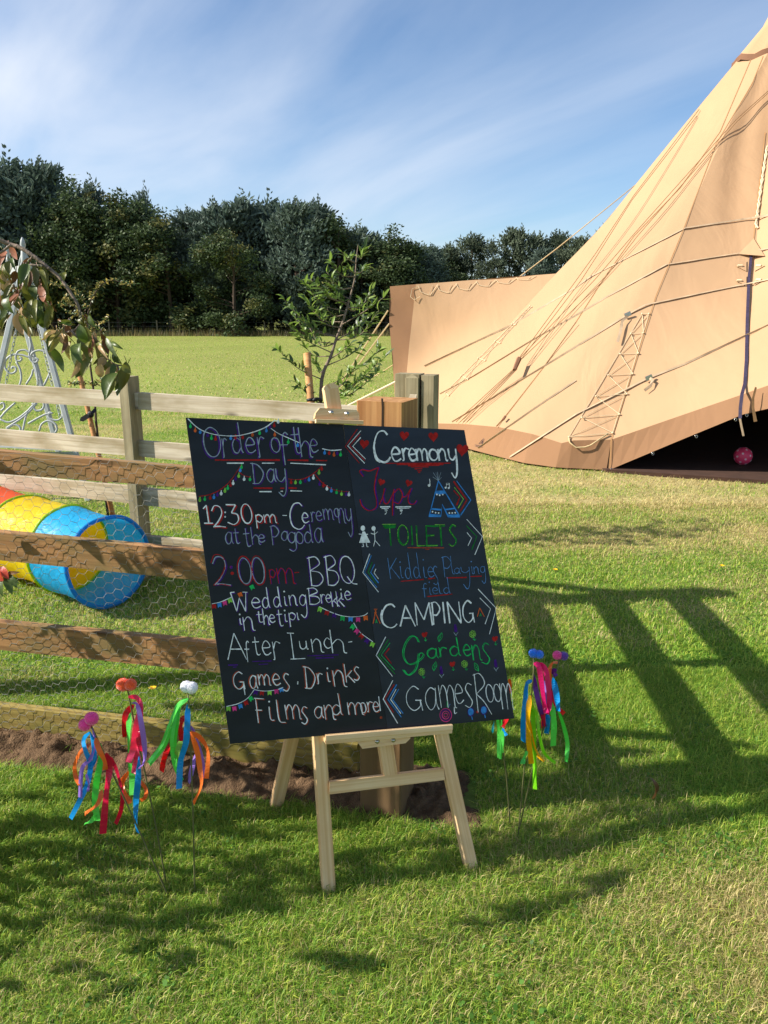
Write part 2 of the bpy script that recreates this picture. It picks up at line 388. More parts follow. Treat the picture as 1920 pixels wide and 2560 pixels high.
ys = np.concatenate([np.arange(-6, 1.2, 0.4), np.arange(1.2, 5, 0.04), np.arange(5, 12, 0.12), np.geomspace(12, 3000, 70)])
hx = np.concatenate([np.arange(0, 2.4, 0.05), np.arange(2.4, 8, 0.2), np.geomspace(8, 2500, 50)])
xs = np.concatenate([-hx[:0:-1], hx])
GX, GY = np.meshgrid(xs, ys)
GZ = gh(GX, GY)
tm = tint_map(GX, GY)[..., None]
gc = C_dk * 0.7 * (1 - tm) + (C_straw * 0.6) * tm
gc = gc * (0.75 + 0.5 * fbm(GX * 9, GY * 9, 3, 2))[..., None]
sm = soil_mask(GX, GY)[..., None]
gc = gc * (1 - sm) + np.array([0.09, 0.060, 0.038]) * sm
far = np.clip((GY - 10) / 10, 0, 1)[..., None]
gc = gc * (1 - far) + (np.array([0.235, 0.255, 0.062]) * (0.85 + 0.3 * fbm(GX * 0.3, GY * 0.3, 61)[..., None])) * far
ny, nx = GX.shape
ii = np.arange(ny * nx).reshape(ny, nx)
fq = np.stack([ii[:-1, :-1], ii[:-1, 1:], ii[1:, 1:], ii[1:, :-1]], -1).reshape(-1, 4)
m, n, l, b = newmat('lawn_soil_and_thatch'); b.inputs['Roughness'].default_value = 0.95; b.inputs['Specular IOR Level'].default_value = 0.1
a = n.new('ShaderNodeAttribute'); a.attribute_name = 'col'
t = n.new('ShaderNodeTexCoord'); x = n.new('ShaderNodeTexNoise'); x.inputs['Scale'].default_value = 38; x.inputs['Detail'].default_value = 6; l.new(t.outputs['Object'], x.inputs['Vector'])
r = n.new('ShaderNodeValToRGB'); r.color_ramp.elements[0].color = (0.45, 0.45, 0.45, 1); r.color_ramp.elements[1].color = (1.5, 1.5, 1.5, 1); l.new(x.outputs['Fac'], r.inputs[0])
mm = n.new('ShaderNodeMix'); mm.data_type = 'RGBA'; mm.blend_type = 'MULTIPLY'; mm.inputs[0].default_value = 1
l.new(a.outputs['Color'], mm.inputs[6]); l.new(r.outputs[0], mm.inputs[7]); l.new(mm.outputs[2], b.inputs['Base Color'])
M_ground = m
me = npmesh('ground', np.stack([GX, GY, GZ], -1).reshape(-1, 3), np.full(len(fq), 4), fq.ravel(), M_ground, {'col': gc.reshape(-1, 3)}, True)
o = bpy.data.objects.new('ground', me); COL.objects.link(o); tag(o, kind='structure')

# dug soil
sx = np.arange(-2.6, 0.62, 0.012); sy = np.arange(1.9, 3.1, 0.012)
SX, SY = np.meshgrid(sx, sy); SM = soil_mask(SX, SY)
cl = fbm(SX * 11, SY * 11, 71, 4); cl2 = np.abs(fbm(SX * 26, SY * 26, 77, 3) - 0.5) * 2
cl3 = np.clip(fbm(SX * 55, SY * 55, 83, 2) - 0.45, 0, 1)
SZ = -0.03 + SM ** 0.6 * (0.030 + 0.05 * np.clip(cl - 0.3, 0, 1) + 0.034 * cl2 + 0.03 * cl3)
SZ = np.where(SM > 0, SZ + gh(SX, SY) * 0.5, -0.05)
ny, nx = SX.shape; ii = np.arange(ny * nx).reshape(ny, nx)
keep = (SM[:-1, :-1] + SM[1:, 1:] + SM[:-1, 1:] + SM[1:, :-1]) > 0
fq = np.stack([ii[:-1, :-1], ii[:-1, 1:], ii[1:, 1:], ii[1:, :-1]], -1)[keep]
M_soil = simple('dug_soil', rgb(98, 78, 58), 0.95, 0.4, 34, 0.9, 150, spec=0.1)
me = npmesh('soil_bed', np.stack([SX, SY, SZ], -1).reshape(-1, 3), np.full(len(fq), 4), fq.ravel(), M_soil, None, True)
o = bpy.data.objects.new('soil_bed', me); COL.objects.link(o); tag(o, kind='structure')

def blades(x, y, z, length, width, lean, az, col, bend=0.5, seg=2):
    n = len(x); ca, sa = np.cos(az), np.sin(az); bend = (np.zeros(n) + bend)[:, None]
    wx, wy = -sa * width / 2, ca * width / 2
    hor = np.sin(lean) * length; ver = np.cos(lean) * length
    b = np.stack([x, y, z], -1); w = np.stack([wx, wy, np.zeros(n)], -1)
    d = np.stack([ca, sa, np.zeros(n)], -1); up = np.array([0, 0, 1.0])
    tip = b + d * hor[:, None] + up * ver[:, None] * (1 - 0.3 * bend)
    if seg == 1:
        vs = np.stack([b - w, b + w, tip], 1).reshape(-1, 3)
        idx = np.arange(n * 3); cnt = np.full(n, 3); k = 3
    else:
        mid = b + d * (hor * 0.42)[:, None] * (1 - 0.35 * bend) + up * (ver * 0.62)[:, None]
        vs = np.stack([b - w, b + w, mid + w * 0.8, mid - w * 0.8, tip], 1).reshape(-1, 3)
        base = (np.arange(n) * 5)[:, None]
        idx = (base + np.array([[0, 1, 2, 3, 3, 2, 4]])).ravel(); cnt = np.tile([4, 3], n); k = 5
    return vs, cnt, idx, np.repeat(col, k, axis=0)
def grass_patch(n, y0, y1, spread, l0, l1, w0, w1, seg, power=1.0, keep=None, wide=None):
    y = y0 + (y1 - y0) * NR.random(n) ** power
    half = spread * y + 0.35
    x = (NR.random(n) * 2 - 1) * half
    if wide: x = (NR.random(n) * 2 - 1) * wide
    keepm = soil_mask(x, y) < 0.25 * NR.random(n) + 0.02
    keepm |= NR.random(n) < 0.015
    tent = (x > 2.3) & (y > 7.4 - (x - 2.3) * 0.18) & (y < 16)
    keepm &= ~tent
    if keep is not None: keepm &= keep(x, y)
    # tufts: denser where the noise is high
    keepm &= NR.random(n) < 0.62 + 0.6 * fbm(x * 7, y * 7, 91, 2)
    x, y = x[keepm], y[keepm]; n = len(x)
    t = tint_map(x, y); tuft = fbm(x * 5, y * 5, 93, 2)
    L = (l0 + (l1 - l0) * NR.random(n) ** 1.5) * (0.72 + 0.56 * tuft)
    wv = w0 + (w1 - w0) * NR.random(n)
    az = NR.random(n) * 2 * PI; lean = 0.2 + NR.random(n) ** 0.7 * 1.15
    u = NR.random(n)
    c = C_dk[None] * (1 - u)[:, None] + C_green[None] * u[:, None]
    yl = (NR.random(n) < 0.30)[:, None]; c = np.where(yl, C_yel[None] * (0.7 + 0.5 * NR.random(n))[:, None], c)
    st = (NR.random(n) < t * 0.88 + 0.02)[:, None]; c = np.where(st, C_straw[None] * (0.55 + 0.65 * NR.random(n))[:, None], c)
    return blades(x, y, gh(x, y) - 0.004, L, wv, lean, az, c, 0.5 + 0.5 * NR.random(n), seg)
def join(parts):
    vs, cn, ix, cs = [], [], [], []; o = 0
    for v, c, i, k in parts:
        vs.append(v); cn.append(c); ix.append(i + o); cs.append(k); o += len(v)
    return np.concatenate(vs), np.concatenate(cn), np.concatenate(ix), np.concatenate(cs)
M_grass = colmat('grass_blade', 0.5, 0.46, 0.28)
P = [grass_patch(560000, 1.15, 3.1, 0.56, 0.020, 0.058, 0.0011, 0.0025, 2, 0.9),
     grass_patch(300000, 3.0, 6.2, 0.54, 0.022, 0.055, 0.0026, 0.005, 2, 0.9),
     grass_patch(260000, 6.0, 12.5, 0.53, 0.028, 0.06, 0.006, 0.010, 1, 0.9),
     grass_patch(200000, 12, 66, 0.52, 0.03, 0.075, 0.014, 0.035, 1, 1.0)]
# the lawn carries on, thinner, on either side of what the picture shows
out_ = lambda x, y: (np.abs(x) > 0.53 * y + 0.3) | (y < 1.2)
P += [grass_patch(230000, 0.1, 4.5, 0, 0.022, 0.06, 0.0025, 0.0050, 1, 1.0, out_, 4.2), grass_patch(110000, 4.5, 14, 0, 0.03, 0.07, 0.008, 0.014, 1, 1.0, out_, 13.0)]
# clover and broad leaved weeds between the blades
n = 5200; cx = np.repeat(NR.uniform(-2.2, 2.6, 130), 40); cy = np.repeat(1.3 + 3.6 * NR.random(130) ** 1.3, 40)
x = cx + NR.normal(0, .055, n); y = cy + NR.normal(0, .05, n); ok = soil_mask(x, y) < 0.3; x, y = x[ok], y[ok]; n = len(x)
r_ = NR.uniform(.003, .0062, n); a_ = NR.uniform(0, 6.28, n); tl = NR.normal(0, .35, (n, 2)); z = gh(x, y) + NR.uniform(.006, .03, n)
qs = []
for k_ in range(6):
    b_ = a_ + k_ * PI / 3; ox, oy = np.cos(b_) * r_, np.sin(b_) * r_; qs.append(np.stack([x + ox, y + oy, z + ox * tl[:, 0] + oy * tl[:, 1]], -1))
col_ = np.array([.085, .19, .028])[None] * NR.uniform(.7, 1.5, n)[:, None]
P.append((np.stack(qs, 1).reshape(-1, 3), np.full(n, 6), np.arange(n * 6), np.repeat(col_, 6, axis=0)))
v_, c_, i_, k_ = join(P)
me = npmesh('grass', v_, c_, i_, M_grass, {'col': k_})
o = bpy.data.objects.new('grass', me); COL.objects.link(o); tag(o, 'short mown grass of the lawn and the field', 'grass', kind='stuff')
# long dry grass at the far edge of the field
n = 26000; x = (NR.random(n) * 2 - 1) * 46; y = 60 + NR.random(n) * 6.5
c = np.where((NR.random(n) < 0.6)[:, None], np.array([0.23, 0.185, 0.085]), np.array([0.10, 0.12, 0.04])) * (0.6 + 0.6 * NR.random(n))[:, None]
v_, c_, i_, k_ = blades(x, y, np.zeros(n), 0.25 + 0.55 * NR.random(n) ** 2, 0.03 + 0.03 * NR.random(n), 0.05 + 0.35 * NR.random(n), NR.random(n) * 6.28, c, 0.3, 1)
me = npmesh('tall_grass', v_, c_, i_, M_grass, {'col': k_})
o = bpy.data.objects.new('tall_grass', me); COL.objects.link(o); tag(o, 'long dry brown grass at the foot of the wood', 'grass', kind='stuff')

# ------------------------------------------------------------------ fences
UP = Vector((0, 0, 1))
def edge(l, px): (x0, y0), (x1, y1) = l; return y0 + (y1 - y0) * (px - x0) / (x1 - x0)
def rail(mb, top, bot, xa, xb, p0, n, thick, lift=0.0, mi=0):
    q = [onp(xa, edge(top, xa), p0, n, lift), onp(xb, edge(top, xb), p0, n, lift), onp(xb, edge(bot, xb), p0, n, lift), onp(xa, edge(bot, xa), p0, n, lift)]
    mb.slab(q, n, thick, mi)

# brown fence with chicken wire
G1, G2 = Vector((-0.09, 2.285, 0)), Vector((-1.41, 2.56, 0))
bd = (G1 - G2).normalized(); BN = Vector((bd.y, -bd.x, 0)).normalized()          # towards the camera
fence = thing('board_fence', 'brown board fence with chicken wire and thick corner post, behind the chalkboard', 'fence', (-0.8, 2.45, 0))
brails = [(((0, 1128), (479, 1170)), ((0, 1184.6), (486, 1221)), M_brown, -330, 903),
          (((0, 1332), (506, 1380)), ((0, 1401), (516, 1453)), M_brown, -330, 903),
          (((0, 1558), (539, 1610)), ((0, 1625), (548, 1682)), M_brown, -330, 903),
          (((0, 1766), (564, 1827)), ((0, 1834), (893, 1948)), M_mossy, -330, 893)]
for tp, bt, mt, xa, xb in brails:
    mb = MB(); rail(mb, tp, bt, xa, xb, G1, BN, 0.036); mb.build('rail', mt, fence)
# corner post: near arris under pixel (1022,1005)-(1000,2035)
py_ = math.radians(21)
pa = Vector((math.cos(py_), -math.sin(py_), 0)); pn = Vector((-math.sin(py_), -math.cos(py_), 0))   # along front face to the right, face normal
c0 = gnd(1001, 2035, 0.01); ptop = onp(1022, 1007, c0, pn).z
pw, pdp = 0.136, 0.128
cc = c0 - pa * pw / 2 - pn * pdp / 2
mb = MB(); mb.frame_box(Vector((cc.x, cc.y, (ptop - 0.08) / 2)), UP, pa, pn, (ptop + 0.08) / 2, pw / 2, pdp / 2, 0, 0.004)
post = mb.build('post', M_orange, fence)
mb = MB()   # drying crack and a domed top
pc = [c0 - pa * 0.058 + pn * 0.0015 + UP * (0.35 + k * 0.1) + pa * (0.002 * math.sin(k * 2.1)) for k in range(10)] + [c0 - pa * 0.059 + pn * 0.0015 + UP * (ptop - 0.001)]
mb.strip(pc, [0.002, 0.002] + [0.0035] * 6 + [0.0045, 0.005, 0.006], pn)
mb.build('crack', simple('dark_crack', rgb(46, 32, 20), 0.95), post)
# posts further along, out of the picture to the left
lp = G2 - bd * 0.95
mb = MB(); mb.frame_box(lp + UP * 0.56 - BN * 0.09, UP, bd, BN, 0.62, 0.05, 0.05); mb.build('post', M_brown, fence)
# chicken wire: hexagons with a twisted pair between them, stapled on the front
mb = MB(); hw, hh, tw = 0.066, 0.0190, 0.017
wl0, wl1 = -1.78, 1.30                                     # along bd from G1
ztop = onp(240, 1150, G1, BN).z + 0.012
def wpt(u, z, k=0.006): return G1 + bd * u + UP * z + BN * (k + 0.0035 * math.sin(u * 19 + z * 13) + 0.004 * math.sin(z * 31 + u * 5))
lat = 0
z = 0.02; row = 0; wr = 0.00055
def warp(u, z): return u + 0.006 * math.sin(z * 21 + u * 6), z + 0.007 * math.sin(u * 17 + z * 9) + 0.004 * math.sin(u * 43)
zt_of = lambda u: onp(proj(G1 + bd * u + UP)[0], 1135, G1, BN).z if False else ztop
while z < ztop:
    u = -1.85 + (hw / 2 if row % 2 else 0)
    while u < 0.07:
        A = [(u - hw / 2, z), (u - hw * 0.02, z + hh * 0.62), (u + hw * 0.02, z + hh * 0.62), (u + hw / 2, z)]
        p = [wpt(*warp(*q)) for q in ((u - hw / 2 + 0.004, z), (u, z + hh * 0.95), (u + hw / 2 - 0.004, z))]
        # horizontal twisted pair, then two slanting single wires
        a0 = wpt(*warp(u - 0.0105, z)); a1 = wpt(*warp(u + 0.0105, z))
        mb.tube([a0, a1], wr * 1.7, 4, 0, False)
        b0 = wpt(*warp(u + hw / 2 - 0.0105, z + hh)); b1 = wpt(*warp(u - hw / 2 + 0.0105, z + hh))
        if z + hh < ztop:
            mb.tube([a1, b0], wr, 3, 0, False); mb.tube([a0, b1], wr, 3, 0, False)
        u += hw
    z += hh; row += 1
e = [wpt(-1.85 + 0.02 * k, *[warp(-1.85 + 0.02 * k, ztop - 0.006)[1]]) for k in range(96)]
mb.tube(e, wr * 1.3, 4, 0, False)
mb.build('chicken_wire', M_wire, fence)

# white fence behind the play tunnel
wa = math.radians(18)
wd = Vector((math.cos(wa), -math.sin(wa), 0)); WN = Vector((-math.sin(wa), -math.cos(wa), 0))
WP = Vector((-1.40, 4.32, 0))
wf = thing('weathered_fence', 'pale weathered four rail fence behind the play tunnel', 'fence', (-1.2, 4.3, 0))
wr_ = [(((0, 961), (321, 981)), ((0, 1001), (321, 1022)), ((366, 983), (985, 1022)), ((366, 1025), (985, 1066))),
       (((0, 1074), (321, 1101)), ((0, 1114), (321, 1139)), ((366, 1104), (473, 1112)), ((366, 1143), (473, 1154))),
       (((0, 1187), (321, 1216)), ((0, 1222), (321, 1258)), ((366, 1222), (489, 1235)), ((366, 1264), (493, 1277))),
       (((0, 1302), (321, 1333)), ((0, 1343), (321, 1376)), ((366, 1340), (504, 1354)), ((366, 1382), (504, 1396)))]
for lt, lb, rt, rb in wr_:
    mb = MB(); rail(mb, lt, lb, -420, 345, WP, WN, 0.034); mb.build('rail', M_grey, wf)
    mb = MB(); rail(mb, rt, rb, 345.5, 1000, WP, WN, 0.034); mb.build('rail', M_grey, wf)
q = onp(322, 1100, WP, WN, 0.045); wpz = onp(334, 941, WP, WN, 0.045).z
mb = MB(); cpt = Vector((q.x, q.y, 0)) + wd * 0.03 - WN * 0.048
mb.frame_box(Vector((cpt.x, cpt.y, (wpz - 0.1) / 2)), UP, wd, WN, (wpz + 0.1) / 2, 0.031, 0.052, 0, 0.003); mb.build('post', M_greypost, wf)
q = onp(-390, 1100, WP, WN, 0.0)
mb = MB(); mb.frame_box(Vector((q.x, q.y, 0.58)) - WN * 0.09, UP, wd, WN, 0.68, 0.05, 0.05, 0, 0.003); mb.build('post', M_greypost, wf)
# corner post of the white fence: two planks either side of a pointed inner post
pz = onp(1030, 936, WP, WN).z
def plank(x0, x1, ztop_, dz, th, nm, cap=False):
    a, b_ = onp(x0, 1000, WP, WN), onp(x1, 1000, WP, WN)
    mbx = MB(); c = (a + b_) / 2; w_ = (b_ - a).length
    mbx.frame_box(Vector((c.x, c.y, (ztop_ - 0.1) / 2)) - WN * (th / 2 + dz), UP, wd, WN, (ztop_ + 0.1) / 2, w_ / 2, th / 2, 0, 0.002)
    if cap:
        t0 = Vector((c.x, c.y, ztop_)) - WN * (th / 2 + dz)
        cs = [t0 + wd * (w_ / 2 * s) + WN * (th / 2 * k) for s, k in ((-1, 1), (1, 1), (1, -1), (-1, -1))]
        mbx.add(cs + [t0 + UP * 0.02], [[0, 1, 4], [1, 2, 4], [2, 3, 4], [3, 0, 4]])
    return mbx.build(nm, M_greypost, wf)
plank(985, 1046, pz, 0.012, 0.10, 'post')
plank(1051, 1083, pz - 0.004, 0.012, 0.10, 'post')
plank(1013, 1045.5, onp(1030, 945, WP, WN).z, 0.0, 0.0115, 'gate_stop', True)

# low side fence joining the two corner posts
A_, B_ = c0 + Vector((0.0, 0.14, 0)), onp(1035, 1100, WP, WN, 0.02); B_.z = 0
sf = thing('side_fence', 'four rail side fence seen end on between the two corner posts', 'fence', ((A_.x + B_.x) / 2, (A_.y + B_.y) / 2, 0))
for k, hz in enumerate((0.16, 0.48, 0.80, 1.10)):
    mb = MB(); mb.beam(Vector((A_.x, A_.y, hz)), Vector((B_.x, B_.y, hz - 0.03)), 0.115, 0.034, UP); mb.build('rail', M_grey, sf)
md = A_.lerp(B_, 0.5)
mb = MB(); mb.beam(Vector((md.x - 0.06, md.y, -0.1)), Vector((md.x - 0.06, md.y, 1.10)), 0.085, 0.085, (0, 1, 0)); mb.build('post', M_greypost, sf)

# ------------------------------------------------------------------ easel and chalkboard
yaw, lean = math.radians(16), math.radians(12.5)
bn = Vector((math.sin(yaw) * math.cos(lean), -math.cos(yaw) * math.cos(lean), math.sin(lean))).normalized()
BP = Vector((-0.149, 1.712, 0))
def ob(px, py, lift=0.0): return onp(px, py, BP, bn, lift)
BUP = (ob(464, 1044) - ob(575, 1860)).normalized()
M_slate = None
def slate(name, c, rough):
    m, n, l, b = newmat(name); b.inputs['Roughness'].default_value = rough; b.inputs['Specular IOR Level'].default_value = 0.28
    t = n.new('ShaderNodeTexCoord'); x = n.new('ShaderNodeTexNoise'); x.inputs['Scale'].default_value = 5; x.inputs['Detail'].default_value = 6
    mp = n.new('ShaderNodeMapping'); mp.inputs['Rotation'].default_value = (0, 0.5, 0); mp.inputs['Scale'].default_value = (1, 1, 3); l.new(t.outputs['Object'], mp.inputs[0]); l.new(mp.outputs[0], x.inputs['Vector'])
    r = n.new('ShaderNodeValToRGB'); e = r.color_ramp.elements; e[0].position = 0.35; e[1].position = 0.75
    e[0].color = c; e[1].color = tuple(k * 1.9 + 0.004 for k in c[:3]) + (1,); l.new(x.outputs['Fac'], r.inputs[0]); l.new(r.outputs[0], b.inputs['Base Color'])
    y = n.new('ShaderNodeTexNoise'); y.inputs['Scale'].default_value = 500; l.new(t.outputs['Object'], y.inputs['Vector'])
    bp = n.new('ShaderNodeBump'); bp.inputs['Strength'].default_value = 0.12; bp.inputs['Distance'].default_value = 0.001; l.new(y.outputs['Fac'], bp.inputs['Height']); l.new(bp.outputs[0], b.inputs['Normal'])
    return m
M_slateL = slate('matt_black_chalkboard', (0.005, 0.0072, 0.0118, 1), 0.5)
M_slateR = slate('sky_sheen_black_chalkboard', (0.0085, 0.0125, 0.0215, 1), 0.42)  # right panel lighter and bluer: sky reflection put into the base colour
TL, TM, TR = (464, 1044), (857, 1061.5), (1161, 1075)
BL, BM, BR = (575, 1860), (968, 1824.6), (1286, 1796)
board = thing('chalkboard', 'dark chalkboard sign with colourful hand lettered schedule and arrows, resting on the easel', 'chalkboard', tuple(ob(770, 1842)))
M_boardedge = simple('dark_board_edge', rgb(74, 70, 66), 0.7)
def panel(q, mt):
    Q = [ob(*p) for p in q]; bk = [p - bn * 0.007 for p in Q]
    mb = MB(); mb.add(Q + bk, [[3, 2, 1, 0]], 0); mb.add(Q + bk, [[4, 5, 6, 7], [0, 1, 5, 4], [1, 2, 6, 5], [2, 3, 7, 6], [3, 0, 4, 7]], 1)
    return mb.build('panel', [mt, M_boardedge], board)
panel([TL, TM, BM, BL], M_slateL)
pr = panel([(TM[0] + 0.9, TM[1]), TR, BR, (BM[0] + 0.9, BM[1])], M_slateR)

# chalk
def chalk(name, c):
    m, n, l, b = newmat(name); b.inputs['Roughness'].default_value = 0.9; b.inputs['Specular IOR Level'].default_value = 0.1
    t = n.new('ShaderNodeTexCoord'); x = n.new('ShaderNodeTexNoise'); x.inputs['Scale'].default_value = 90; x.inputs['Detail'].default_value = 3; l.new(t.outputs['Object'], x.inputs['Vector'])
    r = n.new('ShaderNodeValToRGB'); e = r.color_ramp.elements; e[0].position = 0.25; e[1].position = 0.6
    e[0].color = tuple(k * 0.5 for k in c[:3]) + (1,); e[1].color = c; l.new(x.outputs['Fac'], r.inputs[0]); l.new(r.outputs[0], b.inputs['Base Color'])
    return m
CH = {k: chalk('chalk_' + nm, rgb(*c)) for k, nm, c in (
    ('w', 'white', (236, 240, 242)), ('W', 'bold_white', (240, 243, 245)), ('p', 'purple', (74, 34, 124)), ('r', 'red', (178, 40, 38)), ('o', 'orange', (226, 104, 48)),
    ('b', 'blue', (64, 140, 216)), ('n', 'pale_blue', (92, 136, 190)), ('g', 'green', (40, 188, 96)), ('l', 'lime', (142, 206, 78)), ('k', 'pink', (226, 66, 140)), ('G', 'deep_green', (30, 124, 50)),
    ('d', 'dim_white', (152, 166, 180)), ('e', 'brick', (172, 76, 50)))}
CK = list(CH)
FR = {1: (440, 1020, 0.31344), 2: (480, 1420, 0.30139), 3: (840, 1040, 0.25316), 4: (880, 1400, 0.25919)}
def fp(f, x, y): ox, oy, s = FR[f]; return ox + x * s, oy + y * s
class Chalk:
    """strokes drawn on the board plane"""
    def __init__(s): s.mb = MB()
    def line(s, f, pts, c, w=7, lift=0.0007, smooth=True, taper=False):
        if smooth and len(pts) > 2: pts = [tuple(p) for p in crom([Vector((p[0], p[1], 0)) for p in pts], 6)]
        P = [ob(*fp(f, p[0], p[1]), lift + rng.uniform(0, 1e-5)) for p in pts]
        ww = w * FR[f][2] * 0.00102
        m = len(P)
        ph_ = rng.uniform(0, 6); Ws = [ww * (0.92 + 0.24 * math.sin(ph_ + 2.2 * q_ / max(4, m) * 3) + 0.12 * (rng.random() - .5)) for q_ in range(m)]
        s.mb.strip(P, Ws, bn, CK.index(c))
    def fill(s, f, pts, c, lift=0.0007):
        s.mb.poly([ob(*fp(f, x, y), lift + rng.uniform(0, 1e-5)) for x, y in pts][::-1], CK.index(c))
    def disc(s, f, x, y, r, c, lift=0.0007, ry=None):
        ry = ry or r; s.fill(f, [(x + r * math.cos(k * PI / 8), y + ry * math.sin(k * PI / 8)) for k in range(16)], c, lift)
    def ring(s, f, x, y, rx, ry, c, w=7, lift=0.0007):
        s.line(f, [(x + rx * math.cos(k * PI / 10), y + ry * math.sin(k * PI / 10)) for k in range(21)], c, w, lift, False)
    def done(s, name): return s.mb.build(name, [CH[k] for k in CK], board)
el = [(0.5 + 0.5 * math.sin(2 * PI * k / 14 + 0.3), 0.5 + 0.5 * math.cos(2 * PI * k / 14 + 0.3)) for k in range(15)]
GL = {  # x 0..1, y 0 baseline, 1 top, 2 ascender, -1 descender
 'a': [[(.86, .9), (.5, 1), (.1, .7), (.06, .3), (.35, 0), (.7, .2), (.86, .65)], [(.88, 1), (.86, .3), (1, .02)]],
 'c': [[(.95, .85), (.55, 1), (.1, .65), (.12, .25), (.5, 0), (1, .12)]],
 'd': [[(.82, .85), (.45, 1), (.08, .6), (.15, .1), (.5, 0), (.85, .35)], [(.8, 2), (.85, .8), (.88, .2), (1, 0)]],
 'e': [[(.08, .5), (.9, .58), (.75, .93), (.4, 1), (.06, .55), (.25, .06), (.6, 0), (1, .18)]],
 'f': [[(1, .93), (.75, 1), (.5, .86), (.45, .45), (.45, 0)], [(.1, .62), (.9, .62)]],
 'g': [[(.86, .85), (.5, 1), (.1, .7), (.08, .25), (.4, .02), (.75, .25), (.86, .7)], [(.88, 1), (.88, 0), (.8, -.7), (.45, -1), (.05, -.75)]],
 'h': [[(.1, 2), (.12, 0)], [(.12, .6), (.5, 1), (.8, .75), (.82, .1), (1, 0)]],
 'i': [[(.4, 1), (.42, .1), (.9, 0)]],
 'k': [[(.1, 1), (.14, 0)], [(.85, .66), (.14, .28)], [(.35, .4), (1, 0)]],
 'l': [[(.2, 1), (.28, .1), (.9, 0)]],
 'm': [[(.05, 1), (.08, 0)], [(.08, .6), (.28, 1), (.46, .75), (.48, 0)], [(.48, .6), (.7, 1), (.88, .75), (.9, .08), (1, 0)]],
 'n': [[(.08, 1), (.1, 0)], [(.1, .6), (.45, 1), (.75, .78), (.8, .1), (1, 0)]],
 'o': [el], 'O': [el], '0': [el],
 'p': [[(.1, 1), (.12, -1)], [(.1, .8), (.5, 1), (.95, .6), (.6, .02), (.12, .2)]],
 'r': [[(.12, 1), (.18, .5), (.18, .03), (0, 0)], [(.18, .6), (.5, 1), (.98, .92)]],
 's': [[(.95, .93), (.55, 1), (.25, .77), (.55, .5), (.85, .24), (.5, 0), (0, .08)]],
 't': [[(.45, 1), (.47, .15), (.7, 0), (1, .06)], [(.05, .7), (.95, .72)]],
 'u': [[(.05, 1), (.1, .2), (.4, 0), (.75, .3), (.8, .95)], [(.8, 1), (.85, .1), (1, 0)]],
 'y': [[(.05, 1), (.1, .3), (.45, .05), (.85, .4)], [(.9, 1), (.88, 0), (.75, -.7), (.45, -1), (.1, -.7)]],
 'A': [[(0, 0), (.48, 1)], [(.48, 1), (1, 0)], [(.2, .4), (.8, .4)]],
 'B': [[(.15, 1), (.12, 0)], [(0, .95), (.6, 1), (.85, .75), (.15, .52)], [(.15, .52), (.8, .45), (.98, .2), (.6, 0), (.08, 0)]],
 'C': [[(.98, .88), (.75, 1), (.35, .92), (.05, .55), (.12, .15), (.5, 0), (.8, .04), (1, .16)]],
 'D': [[(.2, 1), (.15, 0)], [(0, .98), (.6, .9), (1, .5), (.6, .05), (0, .02)]],
 'E': [[(.12, 1), (.1, 0)], [(.1, 1), (.9, .98)], [(.1, .5), (.75, .52)], [(.1, 0), (1, .02)]],
 'F': [[(.2, .97), (.2, 0)], [(.05, 1), (1, .97)], [(.05, .52), (.7, .52)]],
 'G': [[(.9, .88), (.55, 1), (.12, .7), (.08, .25), (.45, 0), (.88, .18), (.92, .42)], [(.6, .42), (1, .42)], [(.93, .45), (1, 0)]],
 'I': [[(.5, 1), (.5, 0)]],
 'K': [[(.1, 1), (.14, 0)], [(.9, 1), (.14, .42)], [(.3, .55), (1, 0)]],
 'L': [[(.26, 1), (.28, 0)], [(.02, 1), (.5, .99)], [(.05, 0), (1.1, .03)]], 'J': [[(.08, 1), (.1, 0)], [(.08, 0), (1, .02)]],
 'M': [[(.05, 0), (.05, 1)], [(.05, 1), (.5, .25)], [(.5, .25), (.92, 1)], [(.92, 1), (1, 0)]],
 'N': [[(.08, 0), (.05, 1)], [(.05, 1), (.95, 0)], [(.95, 0), (.92, 1)]],
 'P': [[(.15, 1), (.12, 0)], [(0, .95), (.6, 1), (1, .72), (.6, .45), (.15, .45)]],
 'Q': [el, [(.45, .25), (.75, .02), (1.1, -.02)]],
 'R': [[(.15, 1), (.12, .05)], [(.05, .97), (.5, 1), (.75, .76), (.15, .5)], [(.15, .5), (.6, .3), (1, 0)]],
 'S': [[(.95, .93), (.55, 1), (.15, .77), (.55, .5), (.9, .24), (.5, 0), (0, .08)]],
 'T': [[(0, 1), (1, 1)], [(.5, 1), (.55, 0)]],
 'W': [[(.0, 1), (.25, 0)], [(.25, 0), (.5, .7)], [(.5, .7), (.8, 0)], [(.8, 0), (.95, 1)], [(.0, .98), (.25, 1)], [(.75, 1), (1.05, 1)]],
 '1': [[(.1, .8), (.5, 1)], [(.5, 1), (.55, 0)], [(0, 0), (1, 0)]],
 '2': [[(.05, .75), (.3, 1), (.7, .95), (.8, .65), (.5, .3), (.05, 0)], [(.05, .02), (.5, .04), (1, 0)]],
 '3': [[(.05, 1), (.85, .98)], [(.85, .98), (.45, .58)], [(.45, .58), (.9, .5), (.95, .2), (.55, 0), (.05, .1)]],
}
